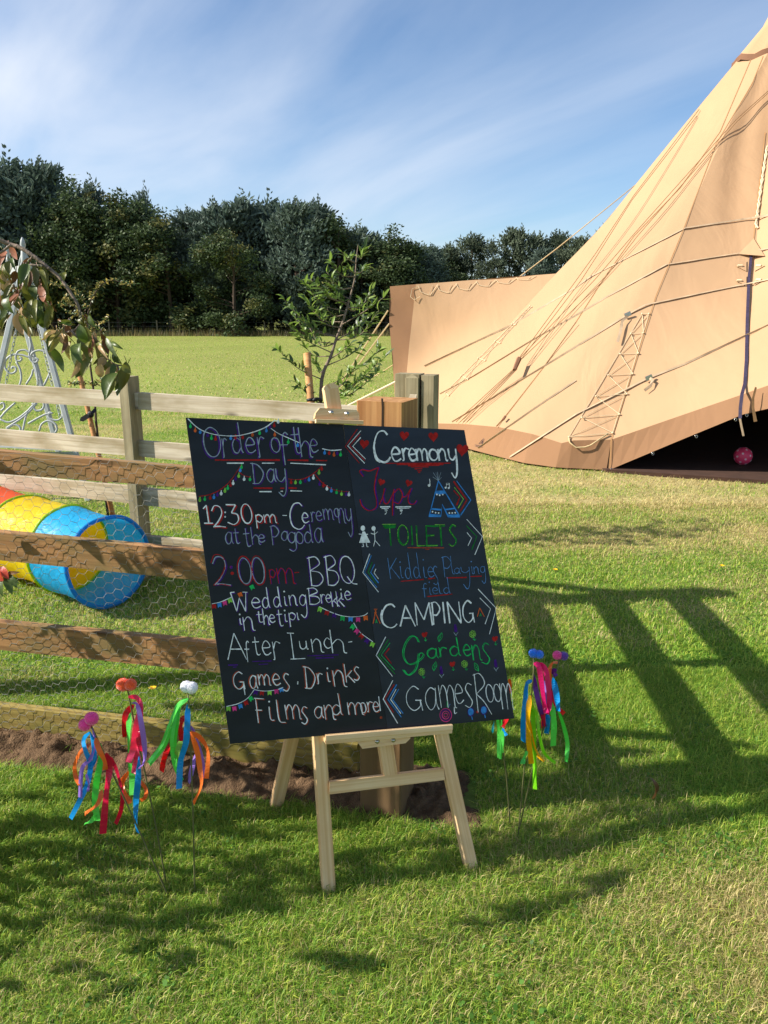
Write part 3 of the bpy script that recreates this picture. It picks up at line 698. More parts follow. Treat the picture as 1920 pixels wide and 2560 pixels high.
def word(ck, f, letters, c, w=8, sh=None, off=(7, 5), sw=None, shear=0.12):
    """letters: (char, x0, x1, ytop, ybase, yext or None); sh: colour of the shadow stroke"""
    for L in letters:
        ch, x0, x1, yt, yb = L[:5]; ye = L[5] if len(L) > 5 else None
        def mp_(p):
            x, y = p
            if 0 <= y <= 1 or ye is None: Y = yb + (yt - yb) * y
            elif y > 1: Y = yt + (ye - yt) * (y - 1)
            else: Y = yb + (ye - yb) * (-y)
            return x0 + (x1 - x0) * x + shear * (Y - (yt + yb) / 2) * 1.0 + rng.uniform(-1, 1), Y + rng.uniform(-1.2, 1.2)
        for st in GL[ch]:
            pts = [mp_(p) for p in st]
            if sh: ck.line(f, [(x + off[0], y + off[1]) for x, y in pts], sh, (sw or w * 1.35), 0.0004)
            ck.line(f, pts, c, w, 0.0007)
        if ch == 'i' and ye is not None: ck.disc(f, (x0 + x1) / 2 - 4 + shear * (ye - yb) * .4, ye, w * 0.9, c)
DC = 'w'
# --- left panel
k = Chalk()
word(k, 1, [('O', 220, 355, 155, 390), ('r', 368, 412, 245, 392), ('d', 445, 530, 238, 358, 115), ('e', 552, 632, 238, 355), ('r', 648, 712, 232, 390), ('o', 760, 828, 237, 352), ('f', 815, 905, 195, 455),
            ('t', 915, 990, 150, 360), ('h', 985, 1085, 262, 392, 155), ('e', 1068, 1132, 250, 352)], 'd', 8, 'p', (-9, 9), 11)
word(k, 1, [('D', 600, 695, 437, 605), ('a', 722, 792, 485, 592), ('y', 795, 882, 482, 592, 702)], 'd', 8, 'p', (9, 8), 10)
for a, b_ in (((310, 415), (828, 415)), ((890, 415), (1055, 418)), ((1115, 418), (1205, 420)), ((618, 638), (768, 640)), ((832, 640), (863, 640)), ((897, 637), (963, 640))): k.line(1, [a, b_], 'r', 13)
for a, b_ in (((405, 440), (540, 440)), ((685, 440), (785, 440)), ((912, 440), (1195, 453)), ((665, 667), (762, 667)), ((833, 664), (852, 664)), ((912, 660), (1005, 663))): k.line(1, [a, b_], 'w', 9)
k.done('title_lettering')
k = Chalk()
def bulbs(f, lst):
    for x, y, c in lst:
        k.disc(f, x, y + 3, 11, c, 0.00075, 14); k.line(f, [(x + 2, y - 24), (x, y - 8)], c, 9, 0.0006)
k.line(1, [(95, 85), (150, 140), (210, 180), (300, 210), (400, 222), (485, 222), (560, 208), (640, 185), (720, 150), (785, 100)], 'w', 7)
k.line(1, [(785, 95), (815, 110)], 'w', 8); k.line(1, [(745, 155), (820, 205), (910, 245), (985, 278)], 'w', 6)
bulbs(1, [(115, 145, 'g'), (153, 178, 'o'), (193, 190, 'b'), (252, 215, 'p'), (283, 238, 'g'), (315, 245, 'r'), (437, 240, 'b'), (473, 235, 'r'), (532, 232, 'r'), (610, 212, 'o'), (667, 198, 'g'), (720, 178, 'b'), (783, 138, 'r'), (815, 108, 'w'), (787, 212, 'o'), (895, 270, 'g'), (970, 295, 'b'), (748, 150, 'p')])
k.line(1, [(1165, 325), (1240, 338), (1320, 333)], 'w', 8); bulbs(1, [(1185, 355, 'b'), (1222, 358, 'r'), (1260, 372, 'o'), (1312, 370, 'g'), (1285, 360, 'p')])
k.line(1, [(180, 705), (250, 695), (330, 665), (400, 615), (450, 560), (490, 500), (520, 455)], 'r', 6)
bulbs(1, [(190, 732, 'l'), (230, 725, 'g'), (272, 715, 'r'), (302, 710, 'b'), (330, 690, 'p'), (360, 680, 'w'), (390, 660, 'l'), (412, 638, 'g'), (435, 612, 'r'), (455, 598, 'w'), (475, 565, 'p'), (500, 540, 'l'), (512, 495, 'b'), (522, 470, 'g'), (543, 565, 'w'), (590, 567, 'g')])
k.line(1, [(500, 510), (545, 540), (595, 552)], 'r', 6)
k.line(1, [(895, 565), (960, 572), (1030, 560), (1100, 520), (1160, 465)], 'r', 6); k.line(1, [(1105, 525), (1160, 590), (1230, 640), (1300, 662), (1380, 668)], 'r', 6)
bulbs(1, [(918, 590, 'r'), (952, 592, 'l'), (992, 590, 'g'), (1030, 580, 'p'), (1060, 570, 'b'), (1095, 555, 'w'), (1140, 515, 'l'), (1162, 485, 'r'), (1145, 605, 'p'), (1175, 617, 'r'), (1203, 642, 'w'), (1238, 657, 'b'), (1280, 670, 'g'), (1320, 683, 'l'), (1358, 685, 'p'), (1378, 688, 'w')])
k.done('string_light_drawing')
k = Chalk()
word(k, 1, [('1', 215, 285, 775, 918), ('2', 283, 388, 780, 950), ('3', 400, 497, 770, 928), ('0', 520, 603, 765, 920), ('p', 632, 692, 850, 912, 958), ('m', 698, 802, 850, 915)], 'w', 9, 'r', (11, 8), 11)
k.disc(1, 392, 832, 7, 'w'); k.disc(1, 392, 868, 7, 'w'); k.line(1, [(850, 857), (884, 857)], 'w', 8)
word(k, 1, [('C', 905, 1017, 757, 965), ('e', 1003, 1058, 838, 915)], 'w', 9, 'p', (10, 6), 12)
word(k, 1, [('r', 1075, 1112, 830, 905), ('e', 1115, 1163, 825, 898), ('m', 1172, 1255, 805, 890), ('o', 1262, 1302, 800, 868), ('n', 1290, 1350, 798, 918), ('y', 1350, 1402, 800, 905, 1025)], 'd', 6, 'p', (5, 4), 13)
word(k, 1, [('a', 392, 452, 990, 1085), ('t', 455, 503, 960, 1080), ('t', 535, 590, 960, 1105), ('h', 598, 672, 1012, 1090, 950), ('e', 655, 708, 1010, 1068), ('P', 755, 822, 940, 1095), ('a', 838, 897, 985, 1057), ('g', 890, 960, 990, 1078, 1142), ('o', 957, 1012, 990, 1083), ('d', 1020, 1088, 990, 1075, 928), ('a', 1103, 1168, 958, 1075)], 'd', 7, 'p', (6, -4), 12)
k.done('ceremony_lettering')
k = Chalk()
word(k, 1, [('2', 290, 425, 1188, 1412), ('0', 500, 596, 1195, 1402), ('0', 606, 702, 1192, 1402)], 'd', 8, 'p', (8, 6), 11)
word(k, 1, [('2', 278, 425, 1172, 1416), ('0', 490, 608, 1180, 1412), ('0', 600, 712, 1178, 1412)], 'r', 8, None)
k.disc(1, 440, 1270, 13, 'p'); k.disc(1, 448, 1318, 13, 'r'); k.disc(1, 438, 1268, 7, 'r')
word(k, 2, [('p', 638, 692, 12, 80, 132), ('m', 700, 852, 2, 128)], 'r', 8, 'p', (6, 3), 9)
k.line(2, [(850, 38), (888, 35)], 'r', 9)
word(k, 2, [('B', 965, 1080, -92, 145), ('B', 1105, 1212, -100, 140), ('Q', 1228, 1345, -98, 128)], 'w', 8, 'p', (-9, -4), 11)
word(k, 2, [('W', 328, 462, 200, 358), ('e', 490, 567, 248, 330), ('d', 580, 642, 245, 330, 160), ('d', 672, 737, 238, 322, 155), ('i', 757, 790, 235, 310, 195), ('n', 803, 872, 225, 310), ('g', 888, 952, 222, 312, 410),
            ('B', 958, 1057, 165, 300), ('r', 1065, 1107, 220, 290), ('e', 1108, 1152, 220, 285), ('k', 1150, 1217, 195, 320), ('k', 1192, 1257, 190, 318), ('i', 1228, 1255, 205, 260, 178), ('e', 1263, 1317, 192, 262)], 'w', 8, 'p', (8, 8), 12)
word(k, 2, [('i', 390, 416, 415, 467, 385), ('n', 420, 520, 405, 518), ('t', 532, 585, 360, 450), ('h', 588, 645, 392, 470, 335), ('e', 640, 688, 387, 450), ('t', 702, 752, 345, 480), ('i', 760, 792, 382, 442, 352), ('p', 800, 862, 372, 430, 487), ('i', 866, 890, 370, 427)], 'w', 8, 'p', (-7, 7), 11)
k.done('meal_lettering')
k = Chalk()
word(k, 2, [('A', 285, 440, 540, 760), ('f', 432, 480, 607, 780), ('t', 500, 562, 570, 720), ('e', 580, 652, 607, 720), ('r', 665, 738, 612, 758), ('L', 798, 915, 540, 755), ('u', 890, 962, 605, 672), ('n', 985, 1090, 588, 700), ('c', 1093, 1148, 580, 665), ('h', 1145, 1280, 590, 705, 512)], 'w', 8)
k.line(2, [(1295, 615), (1328, 610)], 'w', 8)
for a, b_ in (((300, 805), (380, 803)), ((340, 822), (370, 820)), ((500, 775), (660, 770)), ((553, 800), (630, 795)), ((955, 728), (1215, 720)), ((1025, 747), (1175, 742))): k.line(2, [a, b_], 'p', 10)
word(k, 2, [('G', 340, 432, 862, 1005), ('a', 478, 542, 893, 1000), ('m', 548, 652, 885, 972), ('e', 668, 732, 880, 972), ('s', 750, 812, 875, 1020), ('D', 930, 1020, 815, 1000), ('r', 1035, 1088, 875, 960), ('i', 1113, 1150, 865, 942, 832), ('n', 1165, 1280, 850, 985), ('k', 1262, 1342, 795, 950), ('s', 1338, 1392, 820, 930)], 'w', 8, 'e', (-8, -4), 11)
k.line(2, [(430, 985), (440, 1052)], 'w', 8); k.line(2, [(878, 940), (876, 965)], 'w', 11)
word(k, 2, [('F', 520, 608, 1080, 1285), ('i', 620, 682, 1150, 1262, 1108), ('l', 693, 772, 1090, 1280), ('m', 770, 902, 1135, 1252), ('s', 900, 962, 1150, 1292), ('a', 1013, 1087, 1150, 1245), ('n', 1093, 1187, 1135, 1257), ('d', 1158, 1242, 1135, 1215, 1038), ('m', 1285, 1422, 1115, 1215), ('o', 1398, 1442, 1117, 1200), ('r', 1450, 1502, 1110, 1190), ('e', 1500, 1550, 1110, 1190)], 'w', 8, 'e', (8, 5), 10)
k.line(2, [(1548, 1065), (1562, 1185)], 'w', 8); k.disc(2, 1568, 1240, 11, 'e')
k.done('afternoon_lettering')
k = Chalk()
def flag(f, x, y, c, a=0.0, s=26):
    ca, sa = math.cos(a), math.sin(a); T = lambda u, v: (x + u * ca - v * sa, y + u * sa + v * ca)
    k.fill(f, [T(-s * .8, -s * .85), T(s * .8, -s * .85), T(s * .7, s), T(0, s * .45), T(-s * .7, s)], c)
k.line(2, [(165, 297), (240, 280), (330, 240)], 'w', 6)
for x, y, c, a in ((182, 318, 'r', -.1), (228, 308, 'b', -.15), (272, 292, 'k', -.2), (315, 270, 'l', -.3), (400, 222, 'o', -.4), (498, 160, 'g', -.5)): flag(2, x, y, c, a, 22)
k.done('bunting_drawing'); k = Chalk()
k.line(2, [(1055, 320), (1150, 365), (1240, 395), (1330, 405), (1420, 395), (1458, 372)], 'w', 6); k.line(2, [(1340, 455), (1390, 530), (1500, 612)], 'w', 6)
for x, y, c, a in ((1060, 345, 'l', .3), (1118, 372, 'r', .3), (1180, 393, 'p', .2), (1248, 418, 'g', .1), (1315, 425, 'b', .05), (1377, 428, 'k', 0), (1440, 415, 'o', -.1), (1332, 490, 'g', .6), (1367, 525, 'k', .7), (1405, 565, 'r', .65), (1450, 605, 'p', .6), (1495, 635, 'l', .4)): flag(2, x, y, c, a, 23)
k.done('bunting_drawing'); k = Chalk()
k.line(2, [(285, 1148), (380, 1125), (460, 1080), (515, 1010)], 'w', 6); k.line(2, [(515, 1008), (600, 1020), (700, 1010), (755, 990)], 'w', 6)
for x, y, c, a in ((302, 1168, 'l', 0), (352, 1167, 'k', -.15), (402, 1147, 'b', -.3), (448, 1120, 'r', -.4), (490, 1085, 'g', -.6), (528, 1032, 'p', .2), (580, 1037, 'r', .1), (643, 1035, 'l', 0), (700, 1025, 'k', -.1), (742, 1010, 'b', -.2)): flag(2, x, y, c, a, 22)
k.done('bunting_drawing')
# --- right panel
def heart(k, f, x, y, s, c, a=0.0):
    pts = []
    for i in range(22):
        t = 2 * PI * i / 22; u = 16 * math.sin(t) ** 3; v = -(13 * math.cos(t) - 5 * math.cos(2 * t) - 2 * math.cos(3 * t) - math.cos(4 * t))
        u, v = u * s / 16, v * s / 14; pts.append((x + u * math.cos(a) - v * math.sin(a), y + u * math.sin(a) + v * math.cos(a)))
    ctr = (x, y)
    for i in range(22): k.fill(f, [ctr, pts[i], pts[(i + 1) % 22]], c, 0.0008)
L3 = lambda f, pts, c, w=9: k.line(f, pts, c, w, 0.0007, False)
for arrow in (
    [(3, [(210, 130), (90, 300), (230, 465)], 'r', 10), (3, [(245, 145), (115, 295), (283, 468)], 'w', 8), (3, [(235, 180), (135, 295), (285, 440)], 'r', 10), (3, [(243, 212), (165, 300), (292, 425)], 'w', 9)],
    [(3, [(1160, 645), (1290, 830), (1225, 940)], 'r', 16), (3, [(1190, 640), (1330, 830), (1230, 980)], 'b', 11), (3, [(1168, 705), (1258, 820), (1205, 910)], 'l', 9), (3, [(1160, 735), (1222, 800), (1190, 880)], 'r', 16)],
    [(3, [(1290, 1020), (1445, 1190), (1370, 1370)], 'w', 9), (3, [(1285, 1080), (1388, 1190), (1340, 1320)], 'G', 10), (3, [(1292, 1150), (1338, 1205), (1303, 1280)], 'w', 9)],
    [(4, [(170, -60), (104, 120), (255, 310)], 'w', 9), (4, [(185, -45), (120, 120), (240, 265)], 'b', 9), (4, [(195, 20), (155, 115), (235, 230)], 'G', 9), (4, [(217, 42), (180, 120), (255, 222)], 'b', 9), (4, [(230, 85), (212, 125), (255, 182)], 'w', 8)],
    [(4, [(1215, 280), (1390, 465), (1325, 715)], 'w', 9), (4, [(1232, 365), (1335, 470), (1283, 618)], 'w', 8)],
    [(4, [(325, 740), (232, 920), (390, 1122)], 'w', 8), (4, [(350, 765), (255, 920), (415, 1100)], 'G', 9), (4, [(365, 800), (280, 915), (410, 1060)], 'g', 8), (4, [(360, 850), (312, 910), (380, 998)], 'r', 12)],
    [(4, [(393, 1160), (300, 1340), (440, 1575)], 'w', 9), (4, [(405, 1200), (315, 1340), (400, 1470)], 'r', 11), (4, [(430, 1200), (347, 1345), (475, 1515)], 'b', 11), (4, [(425, 1245), (372, 1345), (470, 1480)], 'w', 9), (4, [(450, 1245), (390, 1345), (493, 1480)], 'b', 9)]):
    k = Chalk()
    for st in arrow: L3(*st)
    k.done('arrow_drawing')
k = Chalk()
for x, y, s, a in ((278, 275, 46, .1), (673, 193, 46, .1), (960, 203, 48, -.05), (1247, 332, 60, .1)): heart(k, 3, x, y, s, 'r', a)
word(k, 3, [('C', 370, 525, 148, 455), ('e', 543, 637, 312, 445), ('r', 650, 728, 320, 437), ('e', 715, 792, 322, 440), ('m', 788, 912, 325, 442), ('o', 920, 1002, 330, 437), ('n', 1003, 1098, 325, 442), ('y', 1108, 1195, 322, 440, 610)], 'W', 19)
k.line(3, [(380, 260), (372, 330), (395, 420), (440, 455)], 'W', 20)
for a, b_ in (((490, 467), (1130, 466)), ((600, 478), (1060, 478)), ((710, 489), (1020, 487)), ((740, 502), (915, 502)), ((775, 522), (852, 520)), ((800, 540), (845, 540)), ((812, 555), (830, 555))): k.line(3, [a, b_], 'r', 13)
k.done('ceremony_sign_lettering')
k = Chalk()
tp = [[(265, 598), (232, 550), (262, 530), (330, 542), (418, 508)], [(418, 508), (392, 610), (378, 720), (398, 830), (392, 905), (325, 935), (258, 890), (235, 825)],
      [(478, 715), (460, 800), (428, 872)], [(462, 800), (480, 862), (520, 850), (575, 730)], [(572, 722), (560, 850), (558, 985)], [(570, 760), (620, 720), (655, 780), (620, 862), (568, 850)],
      [(655, 800), (690, 790), (742, 715)], [(742, 715), (712, 800), (722, 862), (765, 870), (792, 838)]]
for st in tp:
    k.line(3, [(x + 10, y - 4) for x, y in st], 'p', 17, 0.0004); k.line(3, st, 'r', 11)
heart(k, 3, 448, 652, 34, 'r', .3); heart(k, 3, 718, 662, 34, 'r', .3)
for x in (435, 585):
    wdt = 100 if x == 435 else 155
    k.line(3, [(x, 898), (x + wdt, 896)], 'w', 12); k.line(3, [(x + 15, 913), (x + wdt - 15, 912)], 'w', 7); k.line(3, [(x + 38, 916), (x + 72, 930), (x + 45, 936), (x + 66, 946), (x + 48, 970), (x + 62, 960)], 'w', 6)
k.done('tent_sign_lettering')
k = Chalk()
for q in ([(1010, 640), (918, 990)], [(1010, 640), (1222, 992)], [(915, 990), (1035, 992)], [(1108, 997), (1224, 994)], [(1035, 990), (1048, 872), (1110, 997)], [(935, 915), (1040, 925)], [(1075, 925), (1170, 912)]): k.line(3, q, 'b', 14, .0007, False)
k.fill(3, [(983, 738), (1065, 735), (1085, 765), (1020, 775), (975, 765)], 'b'); k.fill(3, [(928, 965), (1038, 975), (1035, 994), (915, 992)], 'b'); k.fill(3, [(1098, 975), (1205, 970), (1224, 996), (1108, 999)], 'b'); k.fill(3, [(935, 908), (1043, 918), (1041, 935), (932, 925)], 'b')
for x1, y1 in ((960, 560), (985, 557), (1002, 553), (1035, 556), (1042, 605), (955, 602)): k.line(3, [(1010, 638), (x1, y1)], 'd', 4)
for x, y in ((995, 775), (1023, 783), (1053, 776), (952, 945), (982, 955), (1012, 958), (1118, 958), (1147, 957), (1176, 955)): k.disc(3, x, y, 8, 'w', .001)
k.disc(3, 918, 685, 13, 'w'); k.line(3, [(928, 682), (922, 620), (932, 648)], 'w', 6, .0007, False)
k.disc(3, 1082, 708, 10, 'w'); k.disc(3, 1112, 711, 10, 'w'); L3(3, [(1090, 705), (1088, 662), (1118, 665), (1120, 708)], 'w', 6); L3(3, [(1088, 676), (1118, 679)], 'w', 6)
k.done('tent_drawing')
k = Chalk()
word(k, 3, [('T', 468, 595, 1085, 1280), ('O', 612, 715, 1080, 1272), ('I', 725, 775, 1082, 1275), ('J', 790, 890, 1085, 1282), ('E', 880, 1002, 1085, 1280), ('T', 985, 1082, 1085, 1282), ('S', 1112, 1192, 1078, 1282)], 'G', 19, None, shear=0.05)
word(k, 3, [('T', 462, 597, 1068, 1278), ('O', 606, 712, 1074, 1276), ('J', 785, 885, 1082, 1284), ('E', 875, 998, 1082, 1284), ('T', 980, 1078, 1072, 1282), ('S', 1110, 1188, 1072, 1284)], 'l', 5, None, shear=0.05)
k.fill(3, [(465, 1075), (595, 1078), (580, 1108), (480, 1112)], 'G', .0008)
k.line(3, [(705, 1300), (1065, 1302)], 'e', 12); k.line(3, [(880, 1316), (920, 1316)], 'e', 9)
k.done('toilet_lettering')
k = Chalk()
k.disc(3, 265, 1108, 22, 'w', .0007, 27); k.fill(3, [(285, 1140), (262, 1140), (228, 1253), (338, 1250)], 'w')
for q in ([(225, 1165), (262, 1168), (315, 1168)], [(265, 1250), (272, 1288), (255, 1290)], [(298, 1250), (305, 1290), (320, 1292)], [(378, 1130), (385, 1230)], [(385, 1228), (370, 1287)], [(385, 1228), (434, 1284)], [(343, 1158), (380, 1168), (412, 1142)]): L3(3, q, 'w', 8)
k.disc(3, 370, 1110, 20, 'w', .0007, 24)
k.done('figure_drawing')
k = Chalk()
word(k, 4, [('K', 345, 450, -20, 180), ('i', 455, 492, 60, 172, 20), ('d', 510, 572, 75, 178, -72), ('d', 590, 655, 68, 172, -72), ('i', 675, 722, 65, 170, -2), ('e', 728, 790, 68, 162), ('s', 775, 832, 60, 236), ('P', 872, 960, -32, 165), ('l', 950, 985, -40, 135), ('a', 985, 1042, 78, 132), ('y', 1048, 1140, 65, 125, 278), ('i', 1145, 1172, 62, 132, 15), ('n', 1170, 1228, 65, 132), ('g', 1235, 1287, 60, 122, 225)], 'n', 7)
word(k, 4, [('f', 668, 725, 225, 362), ('i', 738, 770, 265, 332, 214), ('e', 773, 828, 267, 325), ('l', 828, 872, 215, 325), ('d', 880, 945, 267, 322, 165)], 'n', 7)
for a, b_ in (((470, 205), (690, 188)), ((735, 180), (800, 175)), ((910, 172), (1105, 168)), ((1140, 160), (1250, 155)), ((725, 352), (968, 328))): k.line(4, [a, b_], 'r', 12)
k.done('play_field_lettering')
k = Chalk()
word(k, 4, [('C', 283, 425, 428, 652), ('A', 455, 600, 437, 640), ('M', 610, 765, 410, 630), ('P', 768, 850, 407, 625), ('I', 862, 908, 405, 610), ('N', 922, 1048, 402, 610), ('G', 1062, 1170, 392, 602)], 'W', 15, None, shear=0.1)
k.line(4, [(290, 480), (280, 540), (300, 610), (345, 650)], 'W', 17)
for x, y in ((225, 505), (1230, 462)):
    hgt = 108 if x < 500 else 86
    k.line(4, [(x, y), (x - 22, y + hgt)], 'o', 9); k.line(4, [(x, y), (x + 46, y + hgt - 2)], 'o', 9); k.line(4, [(x + 8, y + hgt * .62), (x + 2, y + hgt * .95)], 'g', 6); k.line(4, [(x + 8, y + hgt * .62), (x + 17, y + hgt * .93)], 'g', 6)
for q in ([(213, 470), (236, 510)], [(241, 470), (214, 512)], [(228, 465), (226, 505)]): k.line(4, q, 'o', 6)
k.done('camping_lettering')
k = Chalk()
gg = [[(640, 790), (612, 742), (560, 738), (505, 815), (488, 915), (538, 1000), (620, 982), (678, 930), (682, 900), (652, 905), (640, 980), (615, 1060), (550, 1110), (500, 1060)]]
for st in gg:
    k.line(4, st, 'g', 10); k.line(4, [(x + 13, y + 5) for x, y in st[:9]], 'g', 7); k.line(4, [(x - 14, y - 3) for x, y in st[9:]], 'g', 7)
gl = [('a', 720, 825, 850, 945), ('r', 830, 915, 842, 930), ('d', 935, 1040, 830, 920, 745), ('e', 1065, 1142, 815, 920), ('n', 1150, 1245, 820, 965), ('s', 1240, 1332, 800, 1000)]
word(k, 4, gl, 'g', 8); word(k, 4, [(c, x0 + 8, x1 + 5, yt + 6, yb + 4) + tuple(r_) for c, x0, x1, yt, yb, *r_ in gl], 'g', 6)
k.done('garden_lettering')
FN = 'flower_drawing'
for x, y in ((700, 720), (1378, 760), (968, 1005)):
    k = Chalk()
    k.fill(4, [(x - 30, y - 8), (x - 15, y - 25), (x - 4, y - 14), (x + 10, y - 28), (x + 28, y - 20), (x + 20, y + 12), (x - 2, y + 28), (x - 22, y + 14)], 'r'); k.line(4, [(x + 4, y + 25), (x + 10, y + 62)], 'g', 6); k.line(4, [(x - 4, y + 48), (x + 10, y + 62), (x + 22, y + 45)], 'g', 6, .0007, False)
    k.done(FN)
FN = 'leaf_drawing'
for x, y, a in ((850, 745, .3), (797, 1025, .2), (1200, 1032, -.5)):
    k = Chalk()
    T = lambda u, v: (x + u * math.cos(a) - v * math.sin(a), y + u * math.sin(a) + v * math.cos(a))
    k.line(4, [T(0, 45), T(-20, 10), T(-8, -25), T(2, -45), T(18, -8), T(0, 45)], 'g', 6); k.line(4, [T(0, 40), T(0, -30)], 'g', 5); k.line(4, [T(-12, -5), T(0, 8), T(12, -8)], 'g', 4, .0007, False)
    k.done(FN)
FN = 'flower_drawing'
for x, y in ((998, 660), (860, 1065), (1385, 1000)):
    k = Chalk()
    k.fill(4, [(x - 14, y - 38), (x + 4, y - 42), (x + 16, y), (x + 16, y + 34), (x - 8, y + 36), (x - 16, y)], 'p'); k.line(4, [(x - 18, y + 38), (x + 8, y + 72)], 'd', 6); k.line(4, [(x + 26, y + 36), (x + 6, y + 60)], 'd', 6)
    k.done(FN)
FN = 'flower_drawing'
for x, y in ((1163, 715), (1085, 1002), (672, 1078)):
    k = Chalk()
    for q in range(7):
        a = q * 2 * PI / 7; k.ring(4, x + 19 * math.cos(a), y + 22 * math.sin(a), 11, 13, 'l', 5)
    k.line(4, [(x + 8, y + 30), (x + 20, y + 60)], 'g', 6); k.line(4, [(x + 4, y + 46), (x + 20, y + 62), (x + 32, y + 44)], 'g', 6, .0007, False)
    k.done(FN)
k = Chalk()
word(k, 4, [('G', 515, 668, 1218, 1450), ('a', 703, 828, 1232, 1445), ('m', 835, 1000, 1207, 1425), ('e', 988, 1072, 1200, 1380), ('s', 1078, 1167, 1190, 1420), ('R', 1178, 1325, 1098, 1488), ('o', 1293, 1362, 1200, 1370), ('o', 1368, 1432, 1197, 1365), ('m', 1430, 1552, 1192, 1440)], 'w', 9)
k.line(4, [(985, 1415), (990, 1478), (1012, 1470)], 'w', 9)
k.done('games_room_lettering')
k = Chalk()
for r_, c in ((57, 'k'), (46, 'p'), (34, 'k'), (17, 'k')): k.ring(4, 903, 1495, r_, r_ * 1.12, c, 7)
L3(4, [(917, 1362), (918, 1420)], 'g', 7); L3(4, [(945, 1388), (930, 1422)], 'n', 7)
k.done('target_drawing'); k = Chalk()
for x, y in ((1145, 1464), (1270, 1447)):
    k.disc(4, x, y, 27, 'b', .0007, 36); k.ring(4, x, y, 31, 42, 'p', 6, .0009); k.line(4, [(x + 8, y + 42), (x + 16, y + 76)], 'b', 10); k.line(4, [(x - 22, y + 38), (x + 26, y + 36)], 'p', 6)
k.disc(4, 1210, 1465, 12, 'r')
k.done('bats_drawing')

# easel
ez = thing('easel', 'pale pine folding easel carrying the chalkboard', 'easel', tuple(gnd(900, 2200)))
lift_b = -0.012
def obk(px, py, back): return onp(px, py, BP, bn, -back)
xr = (ob(1161, 1075) - ob(464, 1044)).normalized()
def legpl(p_top, p_bot, w, d, nm='leg'):
    mb = MB(); mb.beam(p_top, p_bot, w, d, xr, 0, 0.003); return mb.build(nm, M_pine, ez)
lf0 = gnd(822, 2230, -0.015); rf0 = gnd(1179, 2176, -0.015)
apex = obk(812, 985, 0.03)
lt = obk(803, 1842, 0.040); rt = obk(1108, 1812, 0.040)
def ext(a, b_, t): return a + (b_ - a) * t
legpl(ext(lf0, lt, 1.7), lf0, 0.036, 0.03); legpl(ext(rf0, rt, 1.7), rf0, 0.036, 0.03)
# rear leg
rb0 = gnd(690, 2014, -0.015); rtop = obk(745, 1600, 0.12)
mb = MB(); mb.beam(obk(873, 1298, 0.075), rb0, 0.040, 0.028, xr, 0, 0.003); mb.build('rear_leg', M_pine, ez)
# cross bar between the front legs
mb = MB(); a = ext(lf0, lt, 0.0); 
q = [obk(828, 1963, 0.022), obk(1116, 1929, 0.022), obk(1120, 1957, 0.022), obk(828, 1994, 0.022)]
mb.slab(q, bn, 0.014); mb.build('cross_bar', M_pine, ez)
# shelf the board stands on, with its front lip
mb = MB(); u0, u1 = ob(812, 1842), ob(1127, 1815); axl = (u1 - u0).normalized()
mb.beam(u0 + bn * 0.008 - BUP * 0.0 - axl * 0.0, u1 + bn * 0.008, 0.015, 0.014, BUP, 0, 0.001)
mb.beam(u0 - bn * 0.012 - BUP * 0.013, u1 - bn * 0.012 - BUP * 0.013, 0.011, 0.038, BUP, 0, 0.001)
mb.build('shelf', M_pine, ez)
def bracket(px4, back, th, nm):
    mb = MB(); Q = [onp(x, y, BP, bn, back) for x, y in px4]; n_ = len(Q)
    off = Vector((rng.uniform(0, 9), 3, 1)); gr = [Vector(((p - Q[0]).dot(axl), (p - Q[0]).dot(BUP), 0)) + off for p in Q]
    B2 = [p - bn * th for p in Q]
    mb.add(Q + B2, [list(range(n_))[::-1], list(range(n_, 2 * n_))] + [[i, (i + 1) % n_, n_ + (i + 1) % n_, n_ + i] for i in range(n_)], 0, gr + [g - Vector((0, 0, th)) for g in gr])
    return mb.build(nm, M_pine, ez)
lb = bracket([(893, 1838), (1024, 1828), (1026, 1846), (1014, 1858), (906, 1872), (894, 1856)], 0.0, 0.022, 'clamp_block')
ub = bracket([(797, 1021), (888, 1026), (895, 1036), (895.5, 1051), (784.5, 1047), (787, 1034)], 0.014, 0.024, 'clamp_block')
mb = MB(); a, b_ = onp(786, 1054, BP, bn, 0.016), onp(903, 1058, BP, bn, 0.016)
mb.beam(a, b_, 0.010, 0.018, BUP, 0, 0.001); mb.build('groove_strip', M_pine, ez)
mb = MB()
q0, q1 = onp(826, 958, BP, bn, -0.012), onp(985, 1958, BP, bn, -0.036)
ax = (q1 - q0).normalized(); az = bn; ay = ax.cross(az)
mb.beam(q0 + ax * 0.014, q1, 0.040, 0.026, xr, 0, 0.002)
vs = []; # rounded head
c_ = q0 + ax * 0.014; sdv = (xr - ax * xr.dot(ax)).normalized(); nn_ = ax.cross(sdv)
arc = [c_ + sdv * (0.02 * math.cos(t)) * 1.0 - ax * (0.014 * math.sin(t)) for t in [PI * k / 8 for k in range(9)]]
mb.add([p + nn_ * 0.013 for p in arc] + [p - nn_ * 0.013 for p in arc], [list(range(9)), list(range(9, 18))[::-1]] + [[i, i + 1, 10 + i, 9 + i] for i in range(8)], 0, [Vector((0, 0.01 * k, 0)) for k in range(18)])
mb.build('mast', M_pine, ez)
for (x, y), par, lf_ in (((943, 1853), lb, 0.0), ((983, 1850), lb, 0.0), ((825, 1033), ub, 0.014), ((864, 1036), ub, 0.014)):
    mb = MB(); mb.disc(onp(x, y, BP, bn, lf_), bn, 0.0062, 0.002, 0, 12); mb.ball(onp(x, y, BP, bn, lf_ + 0.002), 0.0045, 0, 10, 6, (1, 1, 1)); mb.build('bolt', M_steel, par, True)

